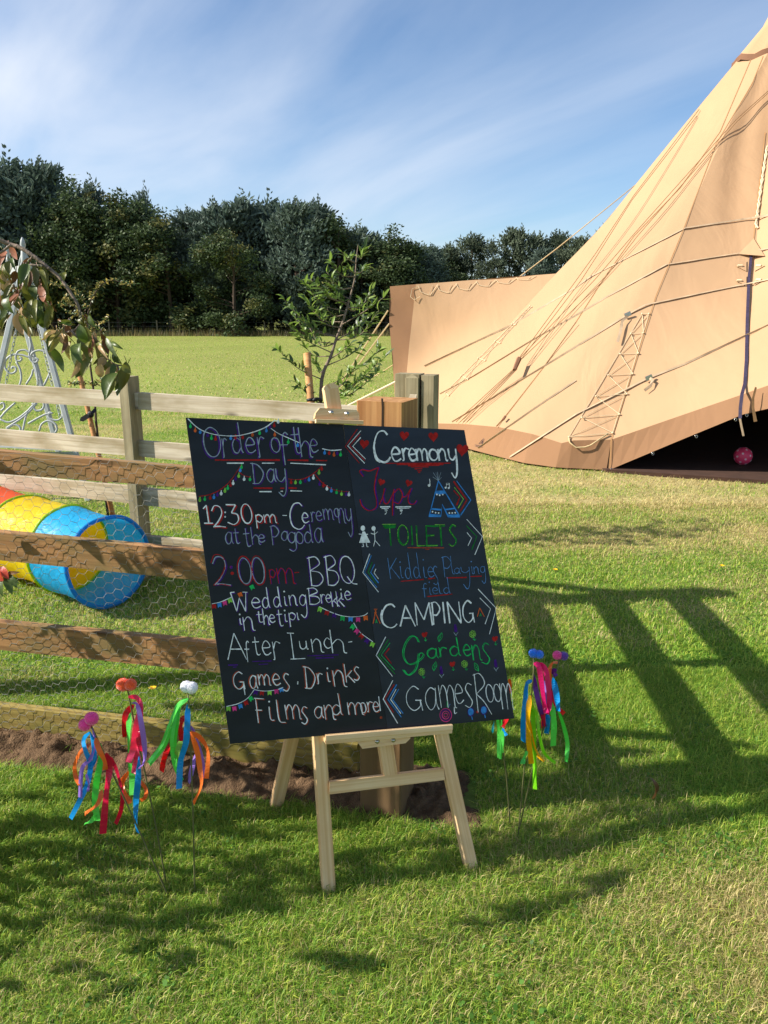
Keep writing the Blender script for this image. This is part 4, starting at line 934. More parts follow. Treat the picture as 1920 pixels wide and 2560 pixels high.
# ------------------------------------------------------------------ tent
tent = thing('tipi_tent', 'large sand coloured canvas tipi with tan hem and dark open entrance', 'tent', (5.68, 11.95, 0))
def pl(*a): return [at(x, y, z) for x, y, z in a]
def along(P, t):
    """point at fraction t of the length of polyline P"""
    L = [0.0]
    for i in range(1, len(P)): L.append(L[-1] + (P[i] - P[i - 1]).length)
    s_ = t * L[-1]
    for i in range(1, len(P)):
        if s_ <= L[i] or i == len(P) - 1: return P[i - 1].lerp(P[i], (s_ - L[i - 1]) / max(1e-9, L[i] - L[i - 1]))
APX = (2000, -35, 10.5)
def floorz(p): return Vector((p.x, p.y, max(p.z, 0.015)))
LA = crom(pl((1528, 1099, 7.66), (1590, 900, 8.1), (1640, 740, 8.55), (1710, 570, 9.05), (1806, 345, 9.7), (1914, 143, 10.2), APX), 4)
LV = crom(pl((1074, 1058, 9.55), (1100, 1010, 9.6), (1200, 890, 9.68), (1310, 770, 9.78), (1390, 684, 9.95), (1500, 570, 10.2), (1590, 460, 10.35), (1710, 312, 10.5), (1848, 145, 10.55), APX), 4)
LM = crom(pl((1862, 984, 7.24), (1868, 900, 7.55), (1880, 750, 8.28), (1895, 560, 9.0), (1920, 350, 9.65), (1955, 150, 10.12), APX), 4)
apx = at(*APX)
LD = crom([V(4.9, 6.5, 1.55), V(5.1, 7.6, 2.3), V(5.3, 9.0, 3.4), V(5.5, 10.6, 4.7), apx], 4)
LE = crom([V(8.9, 7.2, 0.35), V(8.1, 8.1, 1.4), V(7.3, 9.4, 2.7), V(6.4, 10.9, 4.4), apx], 4)
LF = crom([V(11.2, 12.2, 0.3), V(9.6, 12.1, 1.4), V(8.2, 12.05, 2.8), V(6.8, 12, 4.5), apx], 4)
LG = crom([V(8.6, 16.6, 0.3), V(7.8, 15.3, 1.4), V(7.0, 14.2, 2.8), V(6.2, 12.9, 4.5), apx], 4)
LH = crom([V(2.6, 16.2, 0.3), V(3.4, 15.1, 1.4), V(4.2, 14.0, 2.8), V(5.0, 12.8, 4.5), apx], 4)
def loft(Pl, Pr, base=None, ns=12, nt=26, sag=0.0):
    """grid between two guide lines; base: bottom row points at fractions s"""
    rows = []
    for j in range(nt + 1):
        t = j / nt; row = []
        for i in range(ns + 1):
            s_ = i / ns; p = along(Pl, t).lerp(along(Pr, t), s_)
            if base is not None: p = p + (base(s_) - Pl[0].lerp(Pr[0], s_)) * (1 - t) ** 2.2
            if sag: p = p + V(-.3, -1, .2) * (0.022 * math.sin(PI * s_) * math.sin(7 * s_ + 13 * t) * math.exp(-((t - .55) / .2) ** 2))
            if sag: p = p + (apx.xy.to_3d() - p.xy.to_3d()).normalized() * sag * math.sin(PI * s_) * (1 - t) ** 0.5
            row.append(p)
        rows.append(row)
    return rows
def gridmesh(mb, rows):
    ns = len(rows[0]); vs = [p for r in rows for p in r]
    mb.add(vs, [[j * ns + i, j * ns + i + 1, (j + 1) * ns + i + 1, (j + 1) * ns + i] for j in range(len(rows) - 1) for i in range(ns - 1)])
band1 = pl((1074, 1058, 9.55), (1162, 1060, 8.95), (1249, 1068, 8.4), (1336, 1086, 7.98), (1408, 1109, 7.76), (1420, 1108, 7.74), (1432, 1101, 7.73), (1528, 1099, 7.66))
hem1 = [floorz(p) for p in pl((1068, 1099, 9.6), (1160, 1120, 8.95), (1240, 1146, 8.42), (1310, 1162, 8.02), (1389, 1172, 7.79), (1410, 1174, 7.76), (1440, 1176, 7.74), (1516, 1178, 7.66))]
R1 = loft(LV, LA, lambda s_: along(band1, s_), 22, 30)
mb = MB(); gridmesh(mb, R1); c1 = mb.build('canvas', M_canvas, tent, True)
mb = MB(); gridmesh(mb, [[along(hem1, k_ / 22) for k_ in range(23)], R1[0]]); mb.build('border', M_border, tent)
band2 = pl((1528, 1099, 7.66), (1700, 1040, 7.44), (1862, 984, 7.24)); hem2 = pl((1518, 1177, 7.665), (1690, 1105, 7.42), (1858, 1036, 7.2))
R2 = loft(LA, LM, None, 10, 30, 0.03)
mb = MB(); gridmesh(mb, R2); mb.build('canvas', M_canvas, tent, True)
mb = MB(); gridmesh(mb, [[along(hem2, k_ / 10) for k_ in range(11)], R2[0]]); mb.build('border', M_border, tent)
OTHER = []
for A, B, h0, h1 in ((LM, LD, hem2[-1], V(4.85, 6.4, 1.15)), (LD, LE, V(4.85, 6.4, 1.15), V(9.0, 7.1, 0.0)), (LE, LF, V(9.0, 7.1, 0.0), V(11.4, 12.2, 0.0)), (LF, LG, V(11.4, 12.2, 0), V(8.7, 16.8, 0)), (LG, LH, V(8.7, 16.8, 0), V(2.5, 16.4, 0)), (LH, LV, V(2.5, 16.4, 0), Vector((hem1[0].x, hem1[0].y, 0)))):
    R = loft(A, B, None, 6, 20); OTHER.append(R); mb = MB(); gridmesh(mb, R); mb.build('canvas', M_canvas, tent, True)
    mb = MB(); gridmesh(mb, [[h0.lerp(h1, k_ / 6) for k_ in range(7)], R[0]]); mb.build('border', M_border, tent)
# side wing
wt = pl((975, 716, 10.4), (1110, 706, 10.3), (1250, 694, 10.15), (1390, 684, 9.97))
wb = [floorz(p) for p in pl((992, 1076, 10.38), (1030, 1092, 10.0), (1068, 1099, 9.6))]
wl_ = pl((975, 716, 10.4), (973, 800, 10.4), (983, 930, 10.4), (992, 1076, 10.38))
vl = [hem1[0]] + [p for p in LV[:17]]
ns, nt = 24, 18; rows = []
for j in range(nt + 1):
    t = j / nt; row = []
    for i in range(ns + 1):
        s_ = i / ns
        p = along(wb, s_).lerp(along(wt, s_), t) + along(wl_, 1 - t).lerp(along(vl, t), s_) - (wb[0].lerp(wb[-1], s_)).lerp(wt[0].lerp(wt[-1], s_), t)
        dep = 0.10 * math.sin(PI * s_) * math.sin(PI * t) + 0.05 * math.sin(PI * s_) * math.sin(11 * t + 3.5 * s_) * t + 0.03 * math.exp(-((s_ - .12) / .12) ** 2) * math.sin(16 * t + 9 * s_) * t
        row.append(p + V(0.3, 1, 0) * dep)
    rows.append(row)
nb = 4
mb = MB(); gridmesh(mb, [r[nb:] for r in rows]); mb.build('wing_canvas', M_canvas, tent, True)
mb = MB(); gridmesh(mb, [r[:nb + 1] for r in rows]); mb.build('border', M_border, tent, True)
# back of the wing
bw = [p + V(0.4, 3.6, 0) for p in wt]; bw = [V(p.x, p.y, 0) for p in bw]
mb = MB(); gridmesh(mb, [wt, [a.lerp(b_, 0.5) + UP * 0.25 for a, b_ in zip(wt, bw)], bw])
gridmesh(mb, [wl_[::-1], [bw[0]] * 4]); mb.build('wing_canvas', M_canvas, tent, True)
# cap with a dark hem
mb = MB(); cap = []; cap0 = []
for k_, P_ in enumerate((LV, LA, LM, LD, LE, LF, LG, LH)):
    a = along(P_, 0.845 if P_ is not LV else 0.885); ctr = V(apx.x, apx.y, a.z)
    cap0.append(ctr + (a - ctr) * 1.03 + UP * (0.02 * math.sin(k_ * 2.3)))
z_ = at(1848, 145, 10.55).z
cap0 = []
for P_ in (LV, LA, LM, LD, LE, LF, LG, LH):
    lo, hi = 0.5, 1.0
    for _ in range(30):
        md = (lo + hi) / 2
        if along(P_, md).z < z_: lo = md
        else: hi = md
    a = along(P_, lo); ctr = V(apx.x, apx.y, a.z); cap0.append(ctr + (a - ctr) * 1.035 + UP * 0.0)
ring = crom(cap0, 5, True)[:-1]; m_ = len(ring)
ring = [p + UP * 0.025 * math.sin(k_ * 1.7) for k_, p in enumerate(ring)]
lo_ = [p + (p - V(apx.x, apx.y, p.z)).normalized() * 0.012 - UP * 0.075 for p in ring]
top = apx + UP * 0.05
hi_ = [p.lerp(top, 0.45) for p in ring]; hi2 = [p.lerp(top + UP * 0.35, 0.9) for p in ring]
vs = ring + hi_ + hi2
mb.add(vs, [[j * m_ + i, j * m_ + (i + 1) % m_, (j + 1) * m_ + (i + 1) % m_, (j + 1) * m_ + i] for j in range(2) for i in range(m_)] + [[2 * m_ + i for i in range(m_)]])
capo = mb.build('cap', M_canvas, tent, True)
mb = MB(); mb.add(lo_ + [p + (p - V(apx.x, apx.y, p.z)).normalized() * 0.012 for p in ring], [[i, (i + 1) % m_, m_ + (i + 1) % m_, m_ + i] for i in range(m_)]); mb.build('cap_hem', M_canvas_dark, capo, True)
# floor inside
M_floor = simple('brown_matting', rgb(66, 44, 32), 0.9, 0.2, 10)
fl = [gnd(1516, 1181), gnd(1920, 1209), V(5.2, 6.9, 0), V(9.0, 7.3, 0), V(11, 12, 0), V(8.6, 16, 0), V(2.9, 15.6, 0), V(1.2, 10.2, 0)]
mb = MB(); mb.add([V(p.x, p.y, 0.03) for p in fl] + [V(p.x, p.y, -0.03) for p in fl], [list(range(8))[::-1]] + [[i, (i + 1) % 8, 8 + (i + 1) % 8, 8 + i] for i in range(8)]); mb.build('floor', M_floor, tent)
# centre pole
mb = MB(); mb.tube([V(apx.x, apx.y, 0), V(apx.x, apx.y, apx.z - 0.1)], 0.07, 10); mb.build('pole', M_dowel, tent, True)

def surf(zc_off=0.0): pass
def nearest(px, py):
    """depth of the canvas behind a pixel, from the loft grids"""
    best, bz = 1e9, 9.0
    for p, qx, qy in GRID:
        d = (qx - px) ** 2 + (qy - py) ** 2
        if d < best: best, bz = d, p
    return bz
GRID = []
for R in (R1, R2, rows, OTHER[0], [band1, hem1], [band2, hem2]):
    for r_ in R:
        for p in r_:
            d = p - CAM; z_ = d.y * CP - d.z * SP
            if z_ > 0: GRID.append((z_, *proj(p)))
GA = np.array(GRID)
from mathutils.bvhtree import BVHTree
bv_, bf_ = [], []
for ch in tent.children:
    if ch.name.split('.')[0] in ('canvas', 'border', 'wing_canvas'):
        o_ = len(bv_); bv_ += [v.co + tent.location for v in ch.data.vertices]; bf_ += [[i + o_ for i in p.vertices] for p in ch.data.polygons]
BV = BVHTree.FromPolygons(bv_, bf_)
def canvas_z(px, py):
    hit = BV.ray_cast(CAM, ray(px, py).normalized())[0]
    if hit is not None:
        d = hit - CAM; return d.y * CP - d.z * SP
    d = (GA[:, 1] - px) ** 2 + (GA[:, 2] - py) ** 2
    ix = np.argsort(d)[:6]; w_ = 1 / (d[ix] + 30); return float((GA[ix, 0] * w_).sum() / w_.sum())
def lay(pts, lift, step=28):
    """polyline in the picture laid just in front of the canvas, its depth evened out"""
    xy = []
    for (x0, y0), (x1, y1) in zip(pts, pts[1:]):
        n_ = max(1, int(math.hypot(x1 - x0, y1 - y0) / step))
        xy += [(x0 + (x1 - x0) * q / n_, y0 + (y1 - y0) * q / n_) for q in range(n_)]
    xy.append(pts[-1]); zs = [canvas_z(*p) for p in xy]
    for _ in range(3): zs = [zs[0]] + [min(zs[i], (zs[i - 1] + zs[i] + zs[i + 1]) / 3) for i in range(1, len(zs) - 1)] + [zs[-1]]
    return [at(x, y, z - lift) for (x, y), z in zip(xy, zs)]
def lay_old(pts, lift, step=28):
    out = []
    for (x0, y0), (x1, y1) in zip(pts, pts[1:]):
        n_ = max(1, int(math.hypot(x1 - x0, y1 - y0) / step))
        for q in range(n_): 
            t = q / n_; x, y = x0 + (x1 - x0) * t, y0 + (y1 - y0) * t; out.append(at(x, y, canvas_z(x, y) - lift))
    x, y = pts[-1]; out.append(at(x, y, canvas_z(x, y) - lift)); return out
def straight(pts, l0, l1):
    """rope strung through air: depth runs evenly between its ends"""
    z0 = canvas_z(*pts[0]) - l0; z1 = canvas_z(*pts[-1]) - l1; n_ = len(pts) - 1
    D = [0.0]
    for (x0, y0), (x1, y1) in zip(pts, pts[1:]): D.append(D[-1] + math.hypot(x1 - x0, y1 - y0))
    return [at(x, y, 1 / ((1 / z0) + (1 / z1 - 1 / z0) * D[i] / D[-1])) for i, (x, y) in enumerate(pts)]
# seams
M_seam = simple('seam_thread', rgb(176, 134, 88), 0.9)
for P_ in ([(1880, 142), (1800, 330), (1700, 470), (1585, 590), (1507, 700), (1440, 805), (1359, 918), (1261, 1045), (1242, 1066)], [(1908, 140), (1880, 210), (1790, 360), (1714, 560), (1640, 740), (1590, 900), (1528, 1099)], [(1528, 1099), (1524, 1176)], [(1913, 330), (1896, 480), (1884, 600), (1877, 640)]):
    mb = MB(); mb.strip(lay(P_, 0.012, 18), 0.009, (CAM - at(1500, 700, 9)).normalized()); mb.build('seam', M_seam, tent)
# ropes and webbing
def rope(pts, r, mat, l0=0.05, l1=0.05, nm='guy_rope', mode='air'):
    mb = MB(); P_ = straight(pts, l0, l1) if mode == 'air' else lay(pts, l0)
    mb.tube(P_, r, 5); return mb.build(nm, mat, tent, True)
rope([(1922, 226), (1839, 300), (1585, 585), (1488, 698), (1300, 895)], 0.0042, M_ropedark, 0.06, 0.25)
rope([(1922, 231), (1843, 303), (1592, 592), (1505, 705), (1305, 897)], 0.0042, M_ropedark, 0.06, 0.25)
rope([(1748, 273), (1585, 488), (1488, 635), (1441, 700), (1294, 900)], 0.0042, M_ropedark, 0.05, 0.25)
rope([(1742, 290), (1580, 500), (1492, 640), (1452, 702), (1299, 903)], 0.0042, M_ropedark, 0.05, 0.25)
mb = MB(); mb.tube(straight([(1298, 896), (1286, 925)], 0.27, 0.27), [0.03, 0.022], 6); mb.build('slider', M_canvas_dark, tent)
for dx in (-10, 0, 8, 17): rope([(1288 + dx * 0.3, 922), (1150 + dx, 1055)], 0.0042, M_ropedark, 0.27, 0.06)
rope([(1588, 463), (1394, 620), (1206, 762), (1064, 860), (960, 927), (826, 1005)], 0.007, M_rope, -0.1, -0.5)
rope([(1440, 805), (1359, 918), (1261, 1043), (1240, 1066)], 0.0042, M_ropedark, 0.08, 0.05)
mb = MB(); mb.tube(straight([(1264, 1040), (1257, 1050)], 0.08, 0.07), 0.014, 6); mb.build('slider', M_canvas_dark, tent)
nrmS = (CAM - at(1500, 800, 9)).normalized()
def strap(pts, w_, mat=M_strap, lift=0.016, nm='strap'):
    P_ = lay(pts, lift, 20); mb = MB(); N_ = []
    for i, p in enumerate(P_):
        t = (P_[min(i + 1, len(P_) - 1)] - P_[max(i - 1, 0)]).normalized(); a = 0.35 + 0.75 * math.sin(i * 0.11 + len(pts)); s0 = t.cross(nrmS).normalized()
        N_.append((nrmS * math.cos(a) + s0 * math.sin(a)).normalized())
    mb.strip(P_, w_, N_, 0, 0.003); return mb.build(nm, mat, tent)
strap([(1922, 538), (1712, 570), (1475, 692), (1440, 718), (1281, 811), (1061, 915)], 0.022)
strap([(1922, 621), (1666, 661), (1525, 737), (1440, 788), (1330, 851), (1183, 941), (1100, 985)], 0.021)
s3 = strap([(1922, 698), (1760, 731), (1613, 762), (1569, 786), (1400, 891), (1229, 996), (1130, 1055)], 0.021)
s4 = strap([(1922, 812), (1713, 909), (1622, 944), (1440, 1035), (1262, 1150)], 0.020)
strap([(1440, 950), (1330, 1025), (1195, 1120)], 0.018)
for (x, y), tail, par in (((1569, 786), [(1569, 790), (1556, 802), (1551, 830), (1544, 855)], s3), ((1622, 944), [(1622, 944), (1632, 950), (1626, 965), (1611, 976)], s4)):
    p = at(x, y, canvas_z(x, y) - 0.06); mb = MB(); mb.frame_box(p, V(.9, 0, .4).normalized(), V(-.4, 0, .9).normalized(), V(0, -1, 0), 0.035, 0.024, 0.012, 0, 0.003); mb.build('buckle', M_steel, par)
    mb = MB(); mb.strip(lay(tail, 0.06, 12), 0.032, nrmS, 0, 0.003); mb.build('strap_tail', M_strap, par)
# laced seams
def lacing(L, R, k0=0.0038):
    mb = MB()
    for a in (L, R): mb.tube(lay([a[0], a[-1]], 0.012, 30), 0.004, 4)
    n_ = len(L)
    for i in range(n_):
        mb.tube(lay([L[i], R[i]], 0.018, 30), k0, 4)
        mb.ball(at(*L[i], canvas_z(*L[i]) - 0.035), 0.010, 0, 8, 5); mb.ball(at(*R[i], canvas_z(*R[i]) - 0.02), 0.010, 0, 8, 5)
        if i + 1 < n_:
            mb.tube(lay([L[i], R[i + 1]], 0.016, 30), k0 * .8, 4); mb.tube(lay([L[i + 1], R[i]], 0.016, 30), k0 * .8, 4)
    return mb.build('lacing', M_whitecord, tent)
z6 = lambda x, y: (1400 + x * .31344, 640 + y * .31344)
lacing([z6(*p) for p in ((655, 460), (565, 620), (480, 780), (385, 950), (285, 1118), (175, 1288), (70, 1443))], [z6(*p) for p in ((710, 460), (665, 612), (625, 775), (580, 938), (535, 1098), (475, 1262), (420, 1410))])
z4 = lambda x, y: (960 + x * .28933, 620 + y * .28933)
lacing([z4(*p) for p in ((1262, 500), (1105, 660), (960, 805), (815, 950), (670, 1100), (530, 1250))], [z4(*p) for p in ((1275, 510), (1135, 662), (1005, 820), (875, 972), (725, 1135), (560, 1275))], 0.004)
rope([(1422, 1093), (1424, 1106), (1440, 1119), (1462, 1118), (1477, 1113), (1520, 1084)], 0.008, M_rope, 0.03, 0.03, 'lacing_tail', 'lay')
# cords hanging in loops along the top of the wing
mb = MB()
tops = [(1045, 714), (1092, 712), (1140, 709), (1190, 703), (1240, 699), (1290, 693)]
for i, (x, y) in enumerate(tops):
    x2 = x + 50; dp = 22 - i * 3
    mb.tube(lay([(x, y), (x + 6, y + dp * .7), (x + 22, y + dp), (x + 32, y + dp), (x2, y - 3)], 0.012, 12), 0.0036, 4)
    mb.tube(lay([(x + 28, y + dp), (x + 36, y - 1)], 0.012, 12), 0.0036, 4)
mb.tube(lay([(1047, 715), (1030, 722), (1026, 742), (1036, 750), (1050, 742)], 0.012, 12), 0.0045, 4)
mb.build('lacing_loops', M_whitecord, tent)
# zip strap in the entrance panel, grommets, tabs
mb = MB(); P_ = lay([(1878, 636), (1872, 700), (1868, 800), (1866, 900), (1862, 960)], 0.03, 20) + [at(1855, 985, 7.15), at(1851, 1020, 7.13), at(1850, 1046, 7.12)]
mb.strip(P_, 0.030, (CAM - at(1870, 800, 8)).normalized(), 0, 0.004); mb.build('zip_strap', M_navy, tent)
mb = MB(); mb.strip([at(1850, 1046, 7.12), at(1853, 1062, 7.12), at(1859, 1090, 7.12)], 0.018, V(0, -1, 0), 0, 0.003); mb.build('strap_tail', M_strap, tent)
mb = MB(); mb.strip([at(1890, 968, 7.12), at(1883, 995, 7.1), at(1883, 1020, 7.1), at(1889, 1054, 7.1)], [0.02, 0.022, 0.022, 0.03], V(0, -1, 0), 0, 0.003); mb.build('strap_tail', M_ropedark, tent)
def ringo(c, r, t, nv):
    mb = MB(); u = nv.orthogonal().normalized(); w_ = nv.cross(u)
    mb.tube([c + (u * math.cos(k_ * PI / 6) + w_ * math.sin(k_ * PI / 6)) * r for k_ in range(13)], t, 5); return mb.build('hem_ring', M_steel, tent, True)
for x, y, zc in ((1488, 1181, 7.68), (1507, 1180, 7.66), (1529, 1174, 7.63), (1632, 1134, 7.48), (1741, 1091, 7.33), (1839, 1049, 7.18), (1867, 1038, 7.16)): ringo(at(x, y, zc), 0.013, 0.0035, V(.2, -1, .1).normalized())
mb = MB(); nT = (CAM - at(1880, 650, 8)).normalized()
for x0, x1, xx, y in ((1838, 1866, 1850, 664), (1886, 1912, 1894, 664), (1838, 1866, 1848, 701), (1886, 1912, 1894, 699)):
    mb.add([at(a, b_, canvas_z(a, b_) - 0.02) for a, b_ in ((x0 if x0 > 1870 else x1, y - 13), (x0 if x0 > 1870 else x1, y + 14), (x1 if x0 > 1870 else x0, y))], [[0, 1, 2]])
mb.build('tab', M_canvas, tent)
for x, y in ((1850, 664), (1897, 664), (1848, 701), (1897, 699)): mb = MB(); mb.tube(lay([(x - 6, y), (x + 6, y)], 0.035, 8), 0.012, 6); mb.build('toggle', M_whitecord, tent)
mb = MB(); mb.add([at(a, b_, canvas_z(a, b_) - 0.025) for a, b_ in ((1846, 635), (1912, 640), (1884, 596))], [[0, 1, 2]]); mb.build('tab', M_canvas, tent)
mb = MB(); P_ = lay([(1918, 365), (1908, 430), (1898, 500), (1890, 560), (1893, 570)], 0.03, 10)
mb.tube([p + V(0.012 * math.sin(i * 2.1), 0, 0) for i, p in enumerate(P_)], 0.009, 5); mb.tube([p + V(-0.012 * math.sin(i * 2.1), -0.004, 0) for i, p in enumerate(P_)], 0.009, 5); mb.build('hanging_cord', M_whitecord, tent)
# maker's mark: a small triangle of four strokes on the hem
mb = MB()
for q in ([(1197, 1110), (1209, 1096), (1206, 1111)], [(1201, 1110), (1208, 1101)], [(1204, 1110), (1208, 1105)]): mb.strip(lay(q, 0.02, 6), 0.007, nrmS)
for y in (1113, 1116): mb.strip(lay([(1187, y - 1), (1205, y + 1)], 0.02, 6), 0.004, nrmS)
mb.build('mark', M_navy, tent)
# guys from the wing corner to the ground
gp = gnd(770, 1062)
for a in (at(970, 776, 10.38), at(973, 809, 10.38)):
    mb = MB(); mb.tube([a, gp + V(0.05 * a.z, 0, 0)], 0.011, 5); mb.build('guy_rope', M_rope, tent)
mb = MB(); mb.tube([at(1000, 949, 10.1), at(985, 957, 10.15), at(865, 1017, 10.6), gnd(800, 1060)], 0.017, 6); mb.build('guy_rope', M_whitecord, tent)

ball = MB(); bp_ = gnd(1855, 1162, 0.03); bz = V(bp_.x, bp_.y, 0.03 + 0.09)
bt = thing('spotted_ball', 'pink ball with pale spots lying on the floor inside the tipi entrance', 'ball', (bz.x, bz.y, 0.03))
ball.ball(bz, 0.09, 0, 24, 16); ball.build('shell', simple('pink_vinyl', rgb(236, 70, 110), 0.4), bt, True)
M_spot = simple('white_spots', rgb(240, 200, 205), 0.4)
for k_ in range(26):
    ph = k_ * 2.4; zz_ = 1 - 2 * (k_ + .5) / 26; r_ = math.sqrt(1 - zz_ * zz_); d = V(r_ * math.cos(ph), r_ * math.sin(ph), zz_)
    if d.y < 0.35: mb = MB(); mb.disc(bz + d * 0.0885, d, 0.011, 0.0022, 0, 10); mb.build('spot', M_spot, bt)

# ------------------------------------------------------------------ play tunnel
z1 = lambda x, y: (x * .33755, 900 + y * .33755)
def fabric(name, c):
    m, n, l, b = newmat(name); b.inputs['Base Color'].default_value = c; b.inputs['Roughness'].default_value = 0.42; b.inputs['Specular IOR Level'].default_value = 0.45
    t = n.new('ShaderNodeTexCoord'); x = n.new('ShaderNodeTexNoise'); x.inputs['Scale'].default_value = 9; x.inputs['Detail'].default_value = 3; x.inputs['Distortion'].default_value = 1.4; l.new(t.outputs['Object'], x.inputs['Vector'])
    bp = n.new('ShaderNodeBump'); bp.inputs['Strength'].default_value = 0.5; bp.inputs['Distance'].default_value = 0.03; l.new(x.outputs['Fac'], bp.inputs['Height']); l.new(bp.outputs[0], b.inputs['Normal'])
    tr = n.new('ShaderNodeBsdfTranslucent'); tr.inputs['Color'].default_value = c
    ms = n.new('ShaderNodeMixShader'); ms.inputs[0].default_value = 0.52
    l.new(b.outputs[0], ms.inputs[1]); l.new(tr.outputs[0], ms.inputs[2]); l.new(ms.outputs[0], n['Material Output'].inputs['Surface'])
    return m
F_blue, F_yel, F_red, F_lime = fabric('blue_nylon', (0.02, 0.47, 0.86, 1)), fabric('yellow_nylon', (0.86, 0.66, 0.01, 1)), fabric('orange_red_nylon', (0.86, 0.115, 0.02, 1)), fabric('lime_piping', (0.42, 0.62, 0.03, 1))
tcx = at(273, 1401, 4.02); TRAD = 0.241; tcx.z = TRAD + 0.012
tax = V(-0.80, 0.60, 0).normalized(); tside = V(0.60, 0.80, 0)
tun = thing('play_tunnel', 'blue, yellow and orange pop up play tunnel on the grass between the two fences', 'play tunnel', (tcx.x, tcx.y, 0))
def tring(d, r=TRAD, n_=48):
    c_ = tcx + tax * d
    out = []
    for k_ in range(n_):
        a = 2 * PI * k_ / n_; rr = r * (1 + 0.012 * math.sin(3 * a + d * 9) + 0.008 * math.sin(7 * a + d * 31))
        p = c_ + (tside * math.cos(a) + UP * math.sin(a)) * rr; p.z = max(p.z, 0.012); out.append(p)
    return out
for (d0, d1), mt in (((0.012, 0.36), F_blue), ((0.38, 0.80), F_yel), ((0.82, 1.22), F_red), ((1.24, 1.62), F_blue)):
    mb = MB(); vs = []; nn = 9
    for q in range(nn + 1):
        t = q / nn; vs += tring(d0 + (d1 - d0) * t, TRAD * (1 - 0.035 * math.sin(PI * t) + 0.004 * math.sin(t * 23)))
    mb.add(vs, [[j * 48 + k_, j * 48 + (k_ + 1) % 48, (j + 1) * 48 + (k_ + 1) % 48, (j + 1) * 48 + k_] for j in range(nn) for k_ in range(48)])
    mb.build('fabric_panel', mt, tun, True)
for d, r_, mt in ((0.37, 0.010, F_lime), (0.81, 0.010, F_lime), (1.23, 0.010, F_lime)):
    mb = MB(); rg = tring(d); mb.tube(rg + rg[:1], r_, 6, 0, False); mb.build('piping', mt, tun, True)
mb = MB(); rg = tring(0.004); mb.tube(rg + rg[:1], 0.011, 8, 0, False); mb.build('hoop', fabric('blue_hoop_sleeve', (0.006, 0.28, 0.66, 1)), tun, True)

# ------------------------------------------------------------------ swing seat
z8 = lambda x, y: (x * .27119, 560 + y * .27119)
sw0 = at(*z8(228, 345), 6.35)
swg = thing('swing_seat', 'grey metal garden swing seat with scrolled back hanging on chains', 'garden swing', (sw0.x, sw0.y, 0))
off2 = V(-0.62, 1.05, 0.02)
M_gm = M_greymetal
footA, footB = gnd(-78, 1256), gnd(221, 1252)
for apx2, nm_ in ((sw0, 'a'), (sw0 + off2, 'b')):
    o2 = apx2 - sw0
    for ft in (footA, footB):
        mb = MB(); mb.beam(apx2, V(ft.x + o2.x, ft.y + o2.y, 0), 0.044, 0.044, (1, 0, 0), 0, 0.006); mb.build('leg', M_gm, swg)
    mb = MB(); a_, b_ = apx2.lerp(V(footA.x + o2.x, footA.y + o2.y, 0), .80), apx2.lerp(V(footB.x + o2.x, footB.y + o2.y, 0), .80); mb.beam(a_, b_, 0.03, 0.02); mb.build('brace', M_gm, swg)
    mb = MB(); fz = apx2 + UP * 0.02
    mb.tube([fz - UP * .08, fz, fz + UP * .06, fz + UP * .08, fz + UP * .11, fz + UP * .145, fz + UP * .17], [.03, .03, .022, .014, .024, .016, .004], 10)
    for s_ in (-1, 1): mb.tube(crom([fz + V(s_ * .03, 0, -.16), fz + V(s_ * .05, 0, -.06), fz + V(s_ * .025, 0, .02), fz + V(s_ * .002, 0, .05)], 5), 0.007, 5)
    mb.build('finial', M_gm, swg, True)
mb = MB(); mb.beam(sw0 - UP * 0.05, sw0 + off2 - UP * 0.05, 0.05, 0.05); mb.build('top_bar', M_gm, swg)
pn2 = V(-0.05, -1, 0.12).normalized(); pc2 = sw0 + off2 * 0.5
def z8p(x, y, zc=6.75): return at(*z8(x, y), zc)
mb = MB()
for c_ in ([(270, 1230), (200, 1207), (110, 1208), (50, 1262), (48, 1330), (95, 1378), (142, 1362), (145, 1325), (115, 1318), (108, 1338)],
           [(270, 1040), (285, 1120), (270, 1230), (320, 1300), (345, 1400), (348, 1490)],
           [(280, 1215), (310, 1180), (370, 1165), (440, 1195), (468, 1280), (455, 1380), (405, 1490)],
           [(145, 1215), (170, 1172), (230, 1162), (275, 1190)], [(145, 1215), (150, 1255), (185, 1262), (200, 1240), (180, 1228)],
           [(280, 1215), (290, 1262), (330, 1278), (350, 1250), (325, 1236)],
           [(305, 1340), (290, 1400), (240, 1480)], [(150, 1270), (185, 1340), (196, 1420), (180, 1490)],
           [(340, 1650), (280, 1720), (200, 1790), (60, 1880)], [(0, 1800), (80, 1828), (170, 1790), (260, 1720), (335, 1650)],
           [(300, 1650), (325, 1715), (380, 1715), (405, 1680), (400, 1640)], [(485, 1745), (455, 1740), (450, 1780), (490, 1805), (540, 1805), (575, 1770), (565, 1700), (540, 1640)],
           [(360, 1910), (385, 1845), (440, 1815), (505, 1840), (525, 1890), (510, 1925)], [(210, 1910), (235, 1790), (265, 1715), (330, 1650)],
           [(0, 1660), (30, 1650), (40, 1690), (10, 1720)], [(0, 1790), (60, 1720), (140, 1650)], [(260, 1840), (330, 1800), (420, 1755), (470, 1750)],
           [(60, 1890), (130, 1850), (180, 1870), (190, 1910)]):
    mb.tube(crom([z8p(*p) for p in c_], 6), 0.0095, 6)
mb.build('scrolled_back', M_gm, swg, True)
